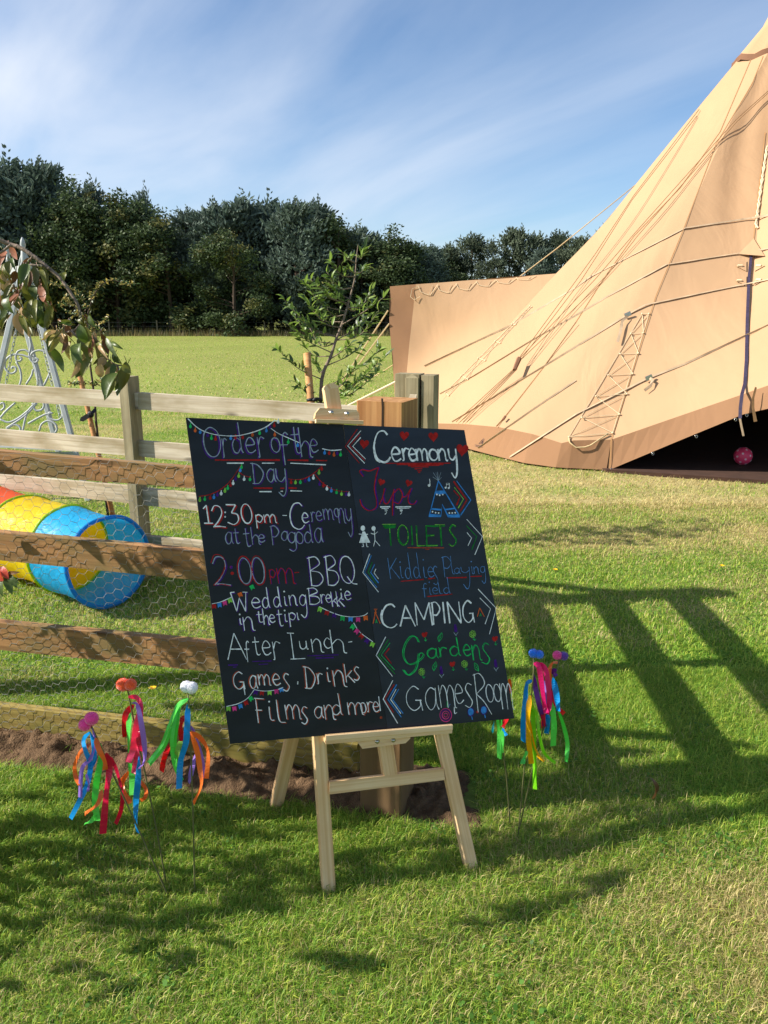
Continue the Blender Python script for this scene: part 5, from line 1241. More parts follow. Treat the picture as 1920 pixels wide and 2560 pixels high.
# bench seat and armrest beneath the scrolls
mb = MB(); sA, sB = z8p(-60, 1960), z8p(560, 1990, 6.6)
for k_ in range(7): mb.beam(sA + V(0.03 * k_, -0.06 * k_, -0.004 * k_), sB + V(0.03 * k_, -0.06 * k_, -0.004 * k_), 0.045, 0.012, V(0, 1, 0))
mb.build('seat', M_gm, swg)
def chain(p0, p1):
    mb = MB(); L = (p1 - p0).length; d = (p1 - p0).normalized(); n_ = int(L / 0.036); u = d.orthogonal().normalized(); w_ = d.cross(u)
    for i in range(n_):
        c_ = p0 + d * (0.036 * (i + .5)); sd_ = u if i % 2 else (u * .35 + w_ * .94)
        mb.tube([c_ + d * (0.023 * math.cos(a)) + sd_ * (0.010 * math.sin(a)) for a in [2 * PI * q / 8 for q in range(9)]], 0.0034, 4, 0, False)
    mb.build('chain', M_gm, swg)
chain(z8p(110, 760, 6.5), z8p(0, 1240, 6.5)); chain(z8p(165, 900, 6.6), z8p(50, 1490, 6.6)); chain(z8p(350, 930, 6.7), z8p(485, 1500, 6.7)); chain(z8p(285, 1150, 6.9), z8p(370, 1500, 6.9)); chain(z8p(520, 1640, 6.7), z8p(560, 1800, 6.7))

# ------------------------------------------------------------------ young trees and the weeping cherry
def leafmat(name, c1, c2, transl=0.35):
    m = simple(name, c1, 0.42, 0.25, 14, 0.25, 40, spec=0.5, transl=transl); return m
ML = [leafmat('dark_green_leaf', rgb(78, 96, 34), None), leafmat('olive_leaf', rgb(106, 108, 40), None), leafmat('pink_autumn_leaf', rgb(170, 112, 84), None), leafmat('tan_dry_leaf', rgb(190, 156, 106), None), leafmat('red_autumn_leaf', rgb(196, 70, 40), None), leafmat('bronze_leaf', rgb(112, 76, 40), None), leafmat('yellow_olive_leaf', rgb(150, 136, 62), None)]
cherry = thing('weeping_cherry', 'weeping cherry branch with drooping green and pink autumn leaves, at the left edge', 'cherry tree', (-1.75, 1.95, 0))
CZ = 1.86
def c8(x, y, z=CZ): return at(*z8(x, y), z)
mb = MB()
mb.tube([V(-1.75, 1.95, -0.05), V(-1.74, 1.95, .5), V(-1.72, 1.94, 1.1), V(-1.68, 1.93, 1.62)], [.045, .04, .036, .03], 10); mb.build('trunk', M_darkbark, cherry, True)
mb = MB()
main = crom([V(-1.68, 1.93, 1.60), V(-1.45, 1.92, 1.84), V(-1.15, 1.90, 1.78)] + [c8(*p) for p in ((0, 150), (180, 215), (340, 320), (450, 410), (545, 490), (620, 590), (665, 660), (715, 740), (735, 810), (760, 930), (850, 1050), (940, 1180), (1050, 1290), (1180, 1305))], 4)
nm = len(main); mb.tube(main, [0.0062 - 0.0045 * (i / nm) for i in range(nm)], 7)
twigs = [[(740, 930), (680, 985), (600, 1000)], [(300, 300), (250, 360), (200, 400)], [(100, 190), (40, 240), (-60, 300)], [(850, 1050), (880, 1060), (905, 1100)], [(450, 410), (430, 390), (360, 385), (260, 375)], [(660, 980), (690, 1020), (760, 1080)], [(1050, 1290), (1080, 1310), (1100, 1370)], [(120, 560), (165, 640), (200, 700)]]
for t_ in twigs: mb.tube(crom([c8(*p, CZ + rng.uniform(-.02, .02)) for p in t_], 4), [0.003] * ((len(t_) - 1) * 4) + [0.0015], 5)
mb.tube(crom([V(-1.6, 1.9, 1.75), V(-1.2, 1.8, 1.5), V(-1.02, 1.78, 1.05), V(-0.95, 1.77, 0.82), c8(-40, 3300, 1.8)], 5), 0.004, 5)
mb.build('branch', M_bark, cherry, True)
LV_ = [(90, 200, 160, 330, 75, 2), (50, 250, -5, 390, 75, 2), (260, 365, 190, 560, 80, 0), (270, 380, 240, 600, 60, 1), (310, 390, 335, 570, 65, 1), (340, 400, 375, 640, 60, 2), (400, 390, 430, 590, 55, 1), (240, 520, 300, 740, 90, 1),
       (180, 600, 60, 800, 80, 5), (100, 640, 130, 830, 100, 0), (20, 530, 70, 660, 80, 1), (165, 820, 215, 1025, 95, 3), (235, 870, 275, 1050, 60, 3), (260, 820, 335, 960, 80, 1), (330, 690, 365, 930, 80, 0), (410, 620, 480, 800, 60, 1), (470, 750, 420, 970, 75, 1), (380, 780, 400, 960, 70, 0),
       (-10, 960, 105, 830, 60, 2), (0, 540, 30, 780, 70, 5), (560, 1000, 455, 1140, 70, 1), (470, 1130, 590, 1370, 80, 0), (620, 1020, 565, 1200, 75, 5), (690, 1100, 720, 1350, 100, 0), (780, 985, 825, 1230, 110, 2), (830, 1200, 695, 1420, 100, 0), (815, 1215, 740, 1330, 90, 2), (740, 1030, 780, 1190, 60, 1),
       (860, 1050, 850, 1310, 60, 1), (930, 1010, 1000, 1210, 70, 5), (900, 1100, 980, 1240, 60, 1), (970, 1230, 890, 1330, 70, 3), (935, 1290, 925, 1415, 80, 3), (1020, 1100, 1140, 1158, 45, 0), (1040, 1180, 1125, 1290, 65, 0), (1050, 1310, 985, 1490, 80, 3), (1085, 1370, 972, 1618, 115, 0), (1120, 1300, 1208, 1375, 55, 1), (1150, 1320, 1082, 1595, 120, 0),
       (820, 840, 885, 960, 55, 0), (600, 445, 590, 525, 45, 1), (740, 840, 790, 965, 50, 1), (660, 905, 555, 890, 40, 1), (180, 640, 60, 740, 70, 2), (0, 420, 40, 560, 80, 1), (60, 350, 100, 520, 70, 1), (360, 560, 400, 720, 60, 2), (560, 1010, 640, 1130, 60, 3), (440, 640, 470, 760, 50, 0), (200, 430, 170, 640, 60, 1), (620, 920, 660, 1050, 60, 5),
       (-60, 300, -90, 480, 80, 1), (300, 560, 330, 700, 60, 0), (150, 430, 100, 560, 60, 5), (510, 1010, 450, 1180, 60, 0), (130, 640, 200, 800, 80, 1), (20, 650, 40, 860, 80, 1), (-30, 760, 10, 950, 80, 0), (290, 700, 260, 860, 70, 1), (90, 520, 40, 640, 70, 3)]
xr_ = random.Random(4)
for k_ in range(95):      # more of the same cluster, in between
    x0, y0, x1, y1, w_, mi = xr_.choice(LV_[:48]); dx, dy = xr_.uniform(-70, 50), xr_.uniform(-60, 40)
    LV_.append((x0 + dx, y0 + dy, x1 + dx + xr_.uniform(-40, 40), y1 + dy + xr_.uniform(-60, 10), w_ * xr_.uniform(.5, .85), xr_.choice((0, 1, 1, 1, 5, 3, 6))))
LV_ = [q for q in LV_ if not (q[0] > 330 and q[1] < 330) and not (520 < (q[0] + q[2]) / 2 and q[3] < 800)] + LV_[40:41]
for (x0, y0, x1, y1, w_, mi) in LV_:
    zz_ = CZ + rng.uniform(-.07, .05); mb = MB()
    b_ = c8(x0, y0, zz_); t_ = c8(x1, y1, zz_ + rng.uniform(-.03, .03)); nrm = V(rng.uniform(-.7, .5), -1, rng.uniform(-.1, .7))
    mb.leaf(b_, t_, nrm, w_ * .27119 / F * zz_ * rng.uniform(.95, 1.3), 0, rng.uniform(-.18, .26), rng.uniform(.2, .8), 8)
    mb.tube([b_ + V(rng.uniform(-.01, .01), 0, .012), b_], 0.0009, 3); mb.build('leaf', ML[mi], cherry, True)
for (x0, y0, x1, y1, w_, mi) in ((0, 1530, 65, 1625, 60, 4), (55, 1578, 152, 1572, 26, 5), (60, 1580, 132, 1690, 50, 0), (40, 1590, 92, 1740, 60, 0), (10, 1600, 22, 1755, 60, 0), (-20, 1560, 30, 1640, 70, 4), (50, 1585, 148, 1660, 30, 0)):
    mb = MB(); a_ = at(*z1(x0, y0), 1.78); b_ = at(*z1(x1, y1), 1.77); mb.leaf(a_, b_, V(rng.uniform(-.5, .5), -1, .3), w_ * .33755 / F * 1.78, 0, .1, .3, 6); mb.build('leaf', ML[mi], cherry, True)
# rest of the hanging crown, outside the picture to the left: it throws the dappled shade
mb = MB(); mbl = MB(); cr_ = random.Random(5)
for k_ in range(15):
    a = cr_.uniform(0, 2 * PI); R_ = cr_.uniform(.25, .75); top_ = V(-1.68, 1.93, 1.62 + cr_.uniform(-.1, .2))
    ex = V(-1.75 + R_ * math.cos(a) - .15, 1.85 + R_ * .9 * math.sin(a), cr_.uniform(.45, 1.25))
    if ex.x / max(ex.y, .1) > -0.60: ex.x = -0.60 * ex.y - cr_.uniform(.05, .3)
    P_ = crom([top_, top_.lerp(ex, .5) + V(0, 0, .35), ex + V(0, 0, .12), ex], 4); mb.tube(P_, 0.005, 4)
    for q in range(22):
        t_ = cr_.uniform(.3, 1); p = along(P_, t_); d = V(cr_.uniform(-.5, .5), cr_.uniform(-.5, .5), -1).normalized() * cr_.uniform(.06, .11)
        if (p + d).x / max(.1, (p + d).y) < -0.53: mbl.leaf(p, p + d, V(cr_.uniform(-1, 1), cr_.uniform(-1, 1), .3), .045, 0, .1, .3, 4)
mb.build('branch', M_bark, cherry, True); mbl.build('foliage', ML[1], cherry, True)

# sprays whose shade falls on the fence, the soil and the post
mb = MB(); mbl = MB()
for (px, py, pl0, spread, nlf) in ((400, 1420, G1, .07, 20), (490, 1425, G1, .06, 16), (330, 1600, G1, .07, 18), (430, 1630, G1, .07, 18), (520, 1650, G1, .06, 14), (180, 1590, G1, .04, 7), (520, 1880, G1, .07, 14), (640, 1890, G1, .07, 14), (760, 1880, G1, .05, 10), (300, 1960, None, .08, 14), (480, 1990, None, .08, 14), (700, 2010, None, .07, 12), (950, 1960, G1, .06, 10), (120, 2150, None, .09, 18), (350, 2130, None, .10, 18), (560, 2110, None, .09, 14), (100, 2230, None, .07, 12), (380, 2240, None, .06, 10), (430, 2310, None, .06, 10), (60, 2390, None, .06, 8), (210, 2075, None, .09, 18), (600, 2070, None, .08, 14), (30, 2190, None, .10, 20), (240, 2180, None, .09, 16), (520, 2180, None, .08, 12), (690, 2150, None, .07, 10), (150, 2300, None, .07, 10), (480, 2400, None, .06, 8)):
    T_ = onp(px, py, G1, BN) if pl0 is not None else gnd(px, py); t_ = 0.3
    while True:
        c_ = T_ + SUN_V * t_
        if proj(c_)[0] < -150 or t_ > 3.2: break
        t_ += 0.05
    mb.tube(crom([V(-1.68, 1.93, 1.6), V((c_.x - 1.68) / 2 - .1, (c_.y + 1.93) / 2, max(1.6, c_.z) + .15), c_ + V(-.03, 0, .08), c_ - V(0, 0, .06)], 4), .003, 4)
    for q in range(nlf):
        p = c_ + V(cr_.gauss(0, spread), cr_.gauss(0, spread), cr_.gauss(0, spread)); d = V(cr_.uniform(-.6, .6), cr_.uniform(-.6, .6), -1).normalized() * cr_.uniform(.06, .1)
        if proj(p)[0] < -40: mbl.leaf(p, p + d, V(cr_.uniform(-1, 1), cr_.uniform(-1, 1), .3), .04, 0, .1, .3, 4)
mb.build('branch', M_bark, cherry, True); mbl.build('foliage', ML[1], cherry, True)

# young tree behind the white fence
M_sl = leafmat('young_green_leaf', rgb(122, 148, 62), None, 0.45); M_sl2 = leafmat('dull_green_leaf', rgb(70, 92, 42), None, 0.35)
z3 = lambda x, y: (660 + x * .30139, 580 + y * .30139)
SZ_ = 4.95
def c3(x, y, z=SZ_): return at(*z3(x, y), z)
def ground_below(x, zc, px=None): return V(x, zc, 0)
b0 = c3(466, 1440); g0 = V(b0.x - .05, b0.y - 0.05, -0.03)
sap = thing('young_tree', 'slim young tree with small green leaves growing behind the white fence', 'young tree', (g0.x, g0.y, 0))
tr_ = [g0] + [c3(*p) for p in ((468, 1430), (490, 1180), (555, 1030), (595, 900), (645, 770), (680, 660), (728, 490), (755, 370), (765, 230), (780, 105))]
trk = crom(tr_, 5); mb = MB(); nm = len(trk); mb.tube(trk, [0.0135 - 0.0115 * i / nm for i in range(nm)], 7); mb.build('trunk', M_bark, sap, True)
mb = MB(); m1 = MB(); m2 = MB(); sr = random.Random(3)
ends = [(110, 970, .42), (190, 760, .50), (165, 560, .56), (330, 420, .58), (385, 390, .62), (520, 330, .70), (545, 230, .74), (640, 160, .78), (850, 290, .74), (1010, 530, .60), (955, 650, .56), (850, 720, .52), (980, 960, .40), (1010, 1030, .36), (960, 1150, .32), (790, 1230, .24), (260, 1240, .22), (620, 1330, .24), (250, 700, .5), (280, 860, .45), (440, 430, .66), (830, 140, .86), (800, 560, .62), (400, 640, .55), (720, 930, .40), (420, 1060, .32), (700, 300, .78), (330, 540, .56), (880, 860, .44), (240, 640, .52), (560, 470, .66), (900, 480, .62), (760, 1110, .30), (380, 800, .46), (660, 560, .68), (480, 560, .6)]
nl_ = 0
for (ex, ey, t_) in ends:
    e_ = c3(ex, ey, SZ_ + sr.uniform(-.28, .28)); xy_ = z3(ex, ey)
    s_ = min(trk, key=lambda p: abs(proj(p)[1] - (xy_[1] + .68 * abs(proj(p)[0] - xy_[0])))); md = s_.lerp(e_, .55) + V(0, 0, sr.uniform(-.07, .0))
    P_ = crom([s_, md, e_], 6); mb.tube(P_, [.005 - .0035 * i / len(P_) for i in range(len(P_))], 4)
    n_ = max(12, int((e_ - s_).length * 64))
    for q in range(n_):
        u_ = .25 + .75 * ((q + sr.random()) / n_) ** .8; p = along(P_, u_); dirb = (e_ - s_).normalized()
        d = (dirb * sr.uniform(.1, 1) + V(sr.uniform(-.9, .9), sr.uniform(-.9, .9), sr.uniform(-.45, .8))).normalized() * sr.uniform(.042, .088)
        (m1 if sr.random() < .62 else m2).leaf(p, p + d, V(sr.uniform(-.8, .8), sr.uniform(-1, .3), 1), sr.uniform(.016, .027), 0, sr.uniform(-.02, .2), sr.uniform(.1, .5), 4); nl_ += 1
mb.build('branch', M_bark, sap, True); cr1 = m1.build('foliage', M_sl, sap, True); cr1['kind'] = 'stuff'; cr2 = m2.build('foliage', M_sl2, sap, True); cr2['kind'] = 'stuff'
# its stake
a_, b_ = c3(356, 1010, 4.9), c3(390, 1425, 4.9); d = (b_ - a_) / (a_.z - b_.z); ft = b_ + d * (b_.z + .03)
stk = thing('tree_stake', 'short round wooden stake supporting the young tree in the middle', 'stake', (ft.x, ft.y, 0))
mb = MB(); mb.tube([a_ + (a_ - b_).normalized() * 0.004, a_, b_, ft], [.018, .0235, .0235, .0235], 10); mb.build('post', M_dowel, stk, True)
mb = MB(); mb.tube([a_.lerp(b_, .90), a_.lerp(b_, .955)], .0262, 10); mb.tube(crom([a_.lerp(b_, .93) + V(.02, -.02, 0), c3(430, 1385, 4.88), c3(478, 1395, 4.93)], 4), .012, 5); mb.build('tree_tie', M_black, stk, True)
# thin berry shrub and its leaning stake on the left
SB = 5.0
def c8b(x, y, z=SB): return at(*z8(x, y), z)
a_, b_ = c8b(735, 1395), c8b(865, 1945); d = (b_ - a_) / (a_.z - b_.z); ft = b_ + d * (b_.z + .03)
stk = thing('tree_stake', 'leaning round wooden stake with a black strap, behind the white fence at left', 'stake', (ft.x, ft.y, 0))
mb = MB(); mb.tube([c8b(690, 1205), a_, b_, ft], .0165, 10); mb.build('post', M_dowel, stk, True)
mb = MB(); P_ = [c8b(738, 1812, 4.97), c8b(800, 1775, 4.96), c8b(845, 1745, 4.95), c8b(880, 1705, 4.97)]; mb.strip(crom(P_, 4), [.006] + [.03] * 8 + [.02] * 4, V(.2, -1, .2).normalized(), 0, .004); mb.ball(c8b(836, 1755, 4.95), .022, 0, 10, 6, (1, .6, 1)); mb.build('tree_tie', M_black, stk)
b_ = c8b(900, 1955); g0 = V(b_.x + .03, b_.y, -.03)
shb = thing('berry_shrub', 'thin upright shrub with tiny yellowish leaves beside the leaning stake', 'shrub', (g0.x, g0.y, 0))
mb = MB(); m1 = MB(); m2 = MB()
stem = crom([g0] + [c8b(*p) for p in ((900, 1950), (880, 1720), (860, 1520), (838, 1350), (815, 1180), (800, 950), (805, 850), (850, 700), (895, 610), (960, 545), (1040, 520), (1150, 545), (1250, 555))], 4)
nm = len(stem); mb.tube(stem, [.009 - .0065 * i / nm for i in range(nm)], 6)
brs = [stem[32:]] + [crom([c8b(*p) for p in q], 4) for q in ([(800, 900), (720, 800), (640, 740), (550, 760)], [(820, 800), (760, 700), (700, 660), (730, 640)], [(802, 950), (880, 950), (960, 900), (1010, 850)], [(810, 1000), (900, 980), (960, 990)], [(800, 860), (700, 850), (600, 800)], [(640, 740), (600, 690), (650, 640)], [(760, 700), (650, 590), (520, 560), (470, 540)], [(850, 700), (830, 650), (860, 640)], [(860, 1500), (930, 1440), (960, 1400)], [(862, 1480), (720, 1470), (620, 1480)], [(900, 610), (930, 560), (900, 540)])]
for P_ in brs:
    mb.tube(P_, .0022, 4); L = sum((P_[i + 1] - P_[i]).length for i in range(len(P_) - 1))
    for q in range(int(L * 260) + 8):
        p = along(P_, sr.random()); d = V(sr.uniform(-1, 1), sr.uniform(-1, 1), sr.uniform(-.6, 1)).normalized() * sr.uniform(.016, .038)
        (m1 if sr.random() < .5 else m2).leaf(p, p + d, V(sr.uniform(-1, 1), -1, 1), sr.uniform(.009, .017), 0, .1, .3, 2)
mb.build('stem', M_darkbark, shb, True); f1 = m1.build('foliage', leafmat('yellow_leaf', rgb(176, 158, 84), None), shb, True); f1['kind'] = 'stuff'; f2 = m2.build('foliage', M_sl2, shb, True); f2['kind'] = 'stuff'

# ------------------------------------------------------------------ ribbon wands
z6b = lambda x, y: (150 + x * .26215, 1660 + y * .26215)
z7 = lambda x, y: (1180 + x * .25316, 1560 + y * .25316)
def satin(name, c):
    m = simple(name, c, 0.27, 0.05, 6, spec=0.7, transl=0.58); return m
RB = {'blue': (20, 176, 238), 'teal': (10, 160, 170), 'green': (120, 238, 112), 'pale': (176, 222, 110), 'lime': (160, 240, 50), 'crimson': (226, 24, 84), 'red': (232, 30, 50), 'pink': (255, 96, 140), 'magenta': (236, 40, 136), 'orange': (255, 146, 66), 'yellow': (255, 204, 20), 'purple': (130, 52, 172), 'lilac': (186, 148, 232)}
MR = {k_: satin(k_ + '_satin_ribbon', rgb(*c)) for k_, c in RB.items()}
MP = {k_: simple(k_ + '_pompom', rgb(*c), 0.95, 0.12, 50, 0.5, 240, sheen=0.6) for k_, c in {'pink': (242, 60, 146), 'orange': (252, 88, 26), 'white': (240, 238, 240), 'blue': (24, 116, 224), 'magenta': (232, 60, 140), 'purple': (96, 48, 150)}.items()}
wr2 = random.Random(21)
def wand(zf, scale, base, stick, poms, ribbons, label, dz=0.0):
    gb = gnd(*zf(*base)); Y = gb.y
    w_ = thing('ribbon_wand', label, 'ribbon wand', (gb.x, gb.y, 0), 'ribbon wands stuck in the grass')
    q = lambda x, y, k_=0.0: aty(*zf(x, y), Y + dz * (base[1] - y) / 1000 + k_)
    mb = MB(); mb.tube([gb - UP * .03, gb] + [q(*p) for p in stick], .0022, 5); mb.build('stick', simple('green_cane', rgb(96, 96, 58), 0.6), w_, True)
    for x, y, r_, c in poms:
        mb = MB(); rr = r_ * scale / F * Y * 1.19; c_ = q(x, y, wr2.uniform(-.012, .012))
        mb.ball(c_, rr, 0, 20, 14, (1.03, 1, .96), .012)
        for _ in range(900):      # fluff
            d = V(wr2.gauss(0, 1), wr2.gauss(0, 1), wr2.gauss(0, 1)).normalized(); s_ = d.orthogonal().normalized() * .0007; p = c_ + d * rr * .985
            mb.add([p - s_, p + s_, c_ + d * (rr + wr2.uniform(.0002, .0014)) + V(wr2.uniform(-1, 1), wr2.uniform(-1, 1), wr2.uniform(-1, 1)) * .0012], [[0, 1, 2]])
        mb.build('pompom', MP[c], w_, True)
    ribbons = list(ribbons)
    for _ in range(3):      # a few narrower strands between
        c, wd_, pts = wr2.choice(ribbons); dx = wr2.uniform(-22, 22); ribbons.append((c, wd_ * .5, [(x + dx * (i / len(pts)) * 1.6, y + wr2.uniform(-12, 12)) for i, (x, y) in enumerate(pts)]))
    for k_, (c, wd_, pts) in enumerate(ribbons):
        dk = wr2.uniform(-.035, .03); P0 = [q(x, y, dk + .012 * math.sin(i * 1.9 + k_)) for i, (x, y) in enumerate(pts)]
        P_ = crom(P0, 7) if len(P0) > 2 else [P0[0].lerp(P0[1], t / 8) for t in range(9)]
        n_ = len(P_); ph = wr2.uniform(-.5, .5); N_ = []
        for i in range(n_):
            t = (P_[min(i + 1, n_ - 1)] - P_[max(i - 1, 0)]).normalized(); v0 = (CAM - P_[i]).normalized(); v0 = (v0 - t * v0.dot(t)).normalized(); s0 = t.cross(v0)
            a = .45 + ph + .5 * math.sin(i / n_ * 7.0 + k_ * 1.7); N_.append((v0 * math.cos(a) + s0 * math.sin(a)).normalized())
        wm = wd_ * scale / F * Y * 1.42
        W_ = [wm * (.35 + .65 * min(1, i / (n_ * .12))) for i in range(n_)]
        mb = MB(); mb.strip(P_, W_, N_, 0, .0004); mb.build('ribbon', MR[c], w_)
    return w_
s6, s7 = .26215, .25316
wand(z6b, s6, (1030, 2210), [(760, 1600), (510, 1060), (340, 680), (296, 590)], [(238, 578, 54, 'pink'), (300, 520, 60, 'pink')],
     [('blue', 38, [(285, 650), (225, 720), (240, 820), (290, 960), (260, 1150), (190, 1300), (100, 1475)]), ('blue', 36, [(285, 650), (320, 760), (325, 900), (285, 990)]), ('orange', 38, [(340, 705), (365, 800), (425, 930), (432, 1010)]),
      ('orange', 34, [(295, 755), (190, 850), (142, 960), (150, 1070), (190, 1150)]), ('green', 48, [(380, 755), (390, 900), (345, 1150), (335, 1340), (360, 1495)]), ('green', 42, [(350, 1440), (300, 1490), (232, 1525)]),
      ('crimson', 52, [(440, 850), (470, 1000), (440, 1250), (408, 1620)]), ('crimson', 32, [(490, 890), (550, 1050), (592, 1250), (580, 1400), (530, 1525)]), ('lilac', 22, [(310, 620), (332, 750), (290, 900), (205, 1000), (182, 1270)]), ('orange', 34, [(400, 1200), (360, 1330), (236, 1430)]), ('lilac', 20, [(250, 1050), (275, 1150), (265, 1215)])],
     'pink pompom wand with blue, green and crimson ribbons, furthest left of the wands')
wand(z6b, s6, (1010, 2070), [(900, 1470), (800, 990), (700, 520), (645, 250), (640, 200)], [(602, 196, 58, 'orange'), (672, 196, 52, 'orange')],
     [('pink', 44, [(652, 310), (735, 325), (768, 420), (725, 600), (700, 800), (652, 940)]), ('lilac', 40, [(680, 372), (738, 400), (780, 600), (806, 800), (800, 930), (750, 1000)]), ('red', 44, [(705, 390), (632, 470), (610, 580), (625, 695)]),
      ('green', 50, [(665, 470), (652, 650), (660, 900), (690, 1100), (690, 1250)]), ('pink', 50, [(735, 690), (730, 850), (735, 920), (700, 1045)]), ('blue', 46, [(755, 880), (745, 1100), (725, 1300), (722, 1500), (745, 1612)]), ('orange', 40, [(650, 1030), (592, 1130), (610, 1230), (672, 1322)]), ('orange', 30, [(765, 1110), (820, 1200), (812, 1270), (770, 1302)]), ('crimson', 40, [(760, 560), (750, 700), (770, 830)]), ('pink', 30, [(770, 430), (775, 480), (765, 560)])],
     'orange pompom wand with pink, lilac and green ribbons, middle of the left trio')
wand(z6b, s6, (1285, 2160), [(1270, 1450), (1255, 1000), (1240, 620), (1222, 290)], [(1206, 216, 52, 'white'), (1256, 226, 52, 'white')],
     [('green', 48, [(1222, 330), (1130, 400), (1052, 600), (980, 780), (850, 950)]), ('green', 54, [(1222, 330), (1130, 400), (1100, 560), (1080, 760), (1100, 950), (1165, 1112)]), ('blue', 46, [(1220, 385), (1215, 550), (1200, 750), (1150, 930), (1135, 1190)]), ('red', 42, [(1178, 490), (1152, 600), (1165, 735)]), ('red', 40, [(1055, 760), (1000, 880), (968, 1025)]),
      ('orange', 42, [(1245, 650), (1300, 800), (1335, 1000), (1345, 1160), (1272, 1330)]), ('orange', 36, [(1250, 645), (1350, 720), (1412, 850), (1395, 1092)]), ('lilac', 36, [(1245, 590), (1300, 700), (1350, 900), (1368, 1085)]), ('lilac', 38, [(1290, 860), (1260, 1000), (1228, 1132)]), ('pale', 40, [(1160, 720), (1120, 830), (1110, 930)])],
     'white pompom wand with long green and blue ribbons, beside the board')
wand(z7, s7, (455, 2085), [(520, 1380), (570, 900), (608, 470), (608, 340)], [(606, 290, 40, 'blue'), (664, 300, 38, 'blue')],
     [('blue', 46, [(592, 560), (540, 600), (525, 800), (512, 950), (505, 1162)]), ('purple', 40, [(604, 485), (625, 620), (660, 780), (690, 900), (720, 1010)]), ('magenta', 40, [(608, 388), (660, 420), (688, 600), (715, 800), (735, 880)]), ('yellow', 42, [(575, 705), (552, 900), (560, 1150), (587, 1380)]), ('yellow', 30, [(575, 980), (600, 1150), (640, 1280), (712, 1362)]),
      ('lime', 36, [(588, 750), (605, 950), (615, 1250), (622, 1632)]), ('lime', 22, [(600, 830), (640, 900), (668, 1100), (720, 1280), (825, 1373)]), ('green', 36, [(545, 1255), (512, 1330), (500, 1382)]), ('magenta', 40, [(625, 385), (715, 430), (752, 600), (765, 790), (738, 888)])],
     'blue pompom wand with yellow, lime and magenta ribbons, right of the board')
wand(z7, s7, (470, 2010), [(600, 1420), (700, 1040), (800, 600), (862, 350)], [(842, 308, 41, 'magenta'), (906, 316, 39, 'purple')],
     [('orange', 46, [(862, 382), (792, 388), (760, 480), (770, 650), (790, 765)]), ('blue', 46, [(800, 530), (830, 680), (852, 860)]), ('red', 32, [(790, 655), (830, 800), (912, 888)]), ('green', 46, [(780, 770), (808, 950), (802, 1205)]), ('green', 32, [(850, 850), (902, 1000), (942, 1180), (930, 1362)]), ('blue', 40, [(752, 890), (738, 1078)]), ('purple', 32, [(835, 450), (795, 468), (832, 515)]), ('lilac', 26, [(715, 560), (728, 700), (735, 862)]), ('crimson', 36, [(690, 800), (700, 900), (714, 1022)]), ('pink', 24, [(770, 850), (830, 880)])],
     'magenta and purple pompom wand with orange ribbon, rightmost of the wands')
wand(z7, s7, (375, 1965), [(340, 1500), (305, 1250), (292, 960), (320, 700)], [(300, 660, 40, 'orange'), (350, 655, 38, 'orange')],
     [('green', 42, [(245, 900), (272, 1120), (270, 1325)]), ('green', 32, [(285, 900), (300, 1100), (305, 1270)]), ('red', 36, [(350, 880), (335, 960), (305, 1025)]), ('blue', 26, [(300, 1030), (340, 1102)]), ('teal', 22, [(218, 960), (200, 1072)]), ('orange', 24, [(368, 540), (378, 600), (374, 640)])],
     'wand with green ribbons mostly hidden behind the board corner')

# ------------------------------------------------------------------ small things on the lawn
M_dand = simple('yellow_petals', rgb(250, 200, 20), 0.7, 0.1, 30)
M_stalk = simple('green_stalk', rgb(96, 120, 50), 0.7)
for x, y, lab in ((1803, 1421, 'yellow dandelion in the lawn right of the board'), (1387, 1431, 'yellow dandelion in the lawn close to the board edge'), (383, 1733, 'yellow dandelion behind the board fence near the orange wand')):
    g_ = gnd(x, y + 8); t_ = thing('dandelion', lab, 'flower', (g_.x, g_.y, 0), 'dandelions in the grass'); h_ = 0.035
    mb = MB(); mb.tube([g_, g_ + UP * h_], .0015, 5); mb.build('stalk', M_stalk, t_)
    mb = MB()
    for q in range(40):
        a = q * 2.4; r_ = .016 * math.sqrt((q + 1) / 40); d = V(math.cos(a), math.sin(a), .5); c_ = g_ + UP * h_
        mb.leaf(c_ + V(math.cos(a), math.sin(a), 0) * r_ * .4, c_ + V(math.cos(a) * r_ * 1.2, math.sin(a) * r_ * 1.2, .006), UP, .004, 0, .1, .1, 2)
    mb.build('petals', M_dand, t_)
g_ = gnd(1628, 1985, .03); mb = MB(); mb.leaf(g_ + V(0, 0, -.02), g_ + V(-.005, .01, .055), V(1, -.6, .2), .04, 0, .2, .4, 6)
o = mb.build('fallen_leaf', ML[5], None, True); tag(o, 'curled reddish brown fallen leaf standing in the shaded grass at right', 'leaf')

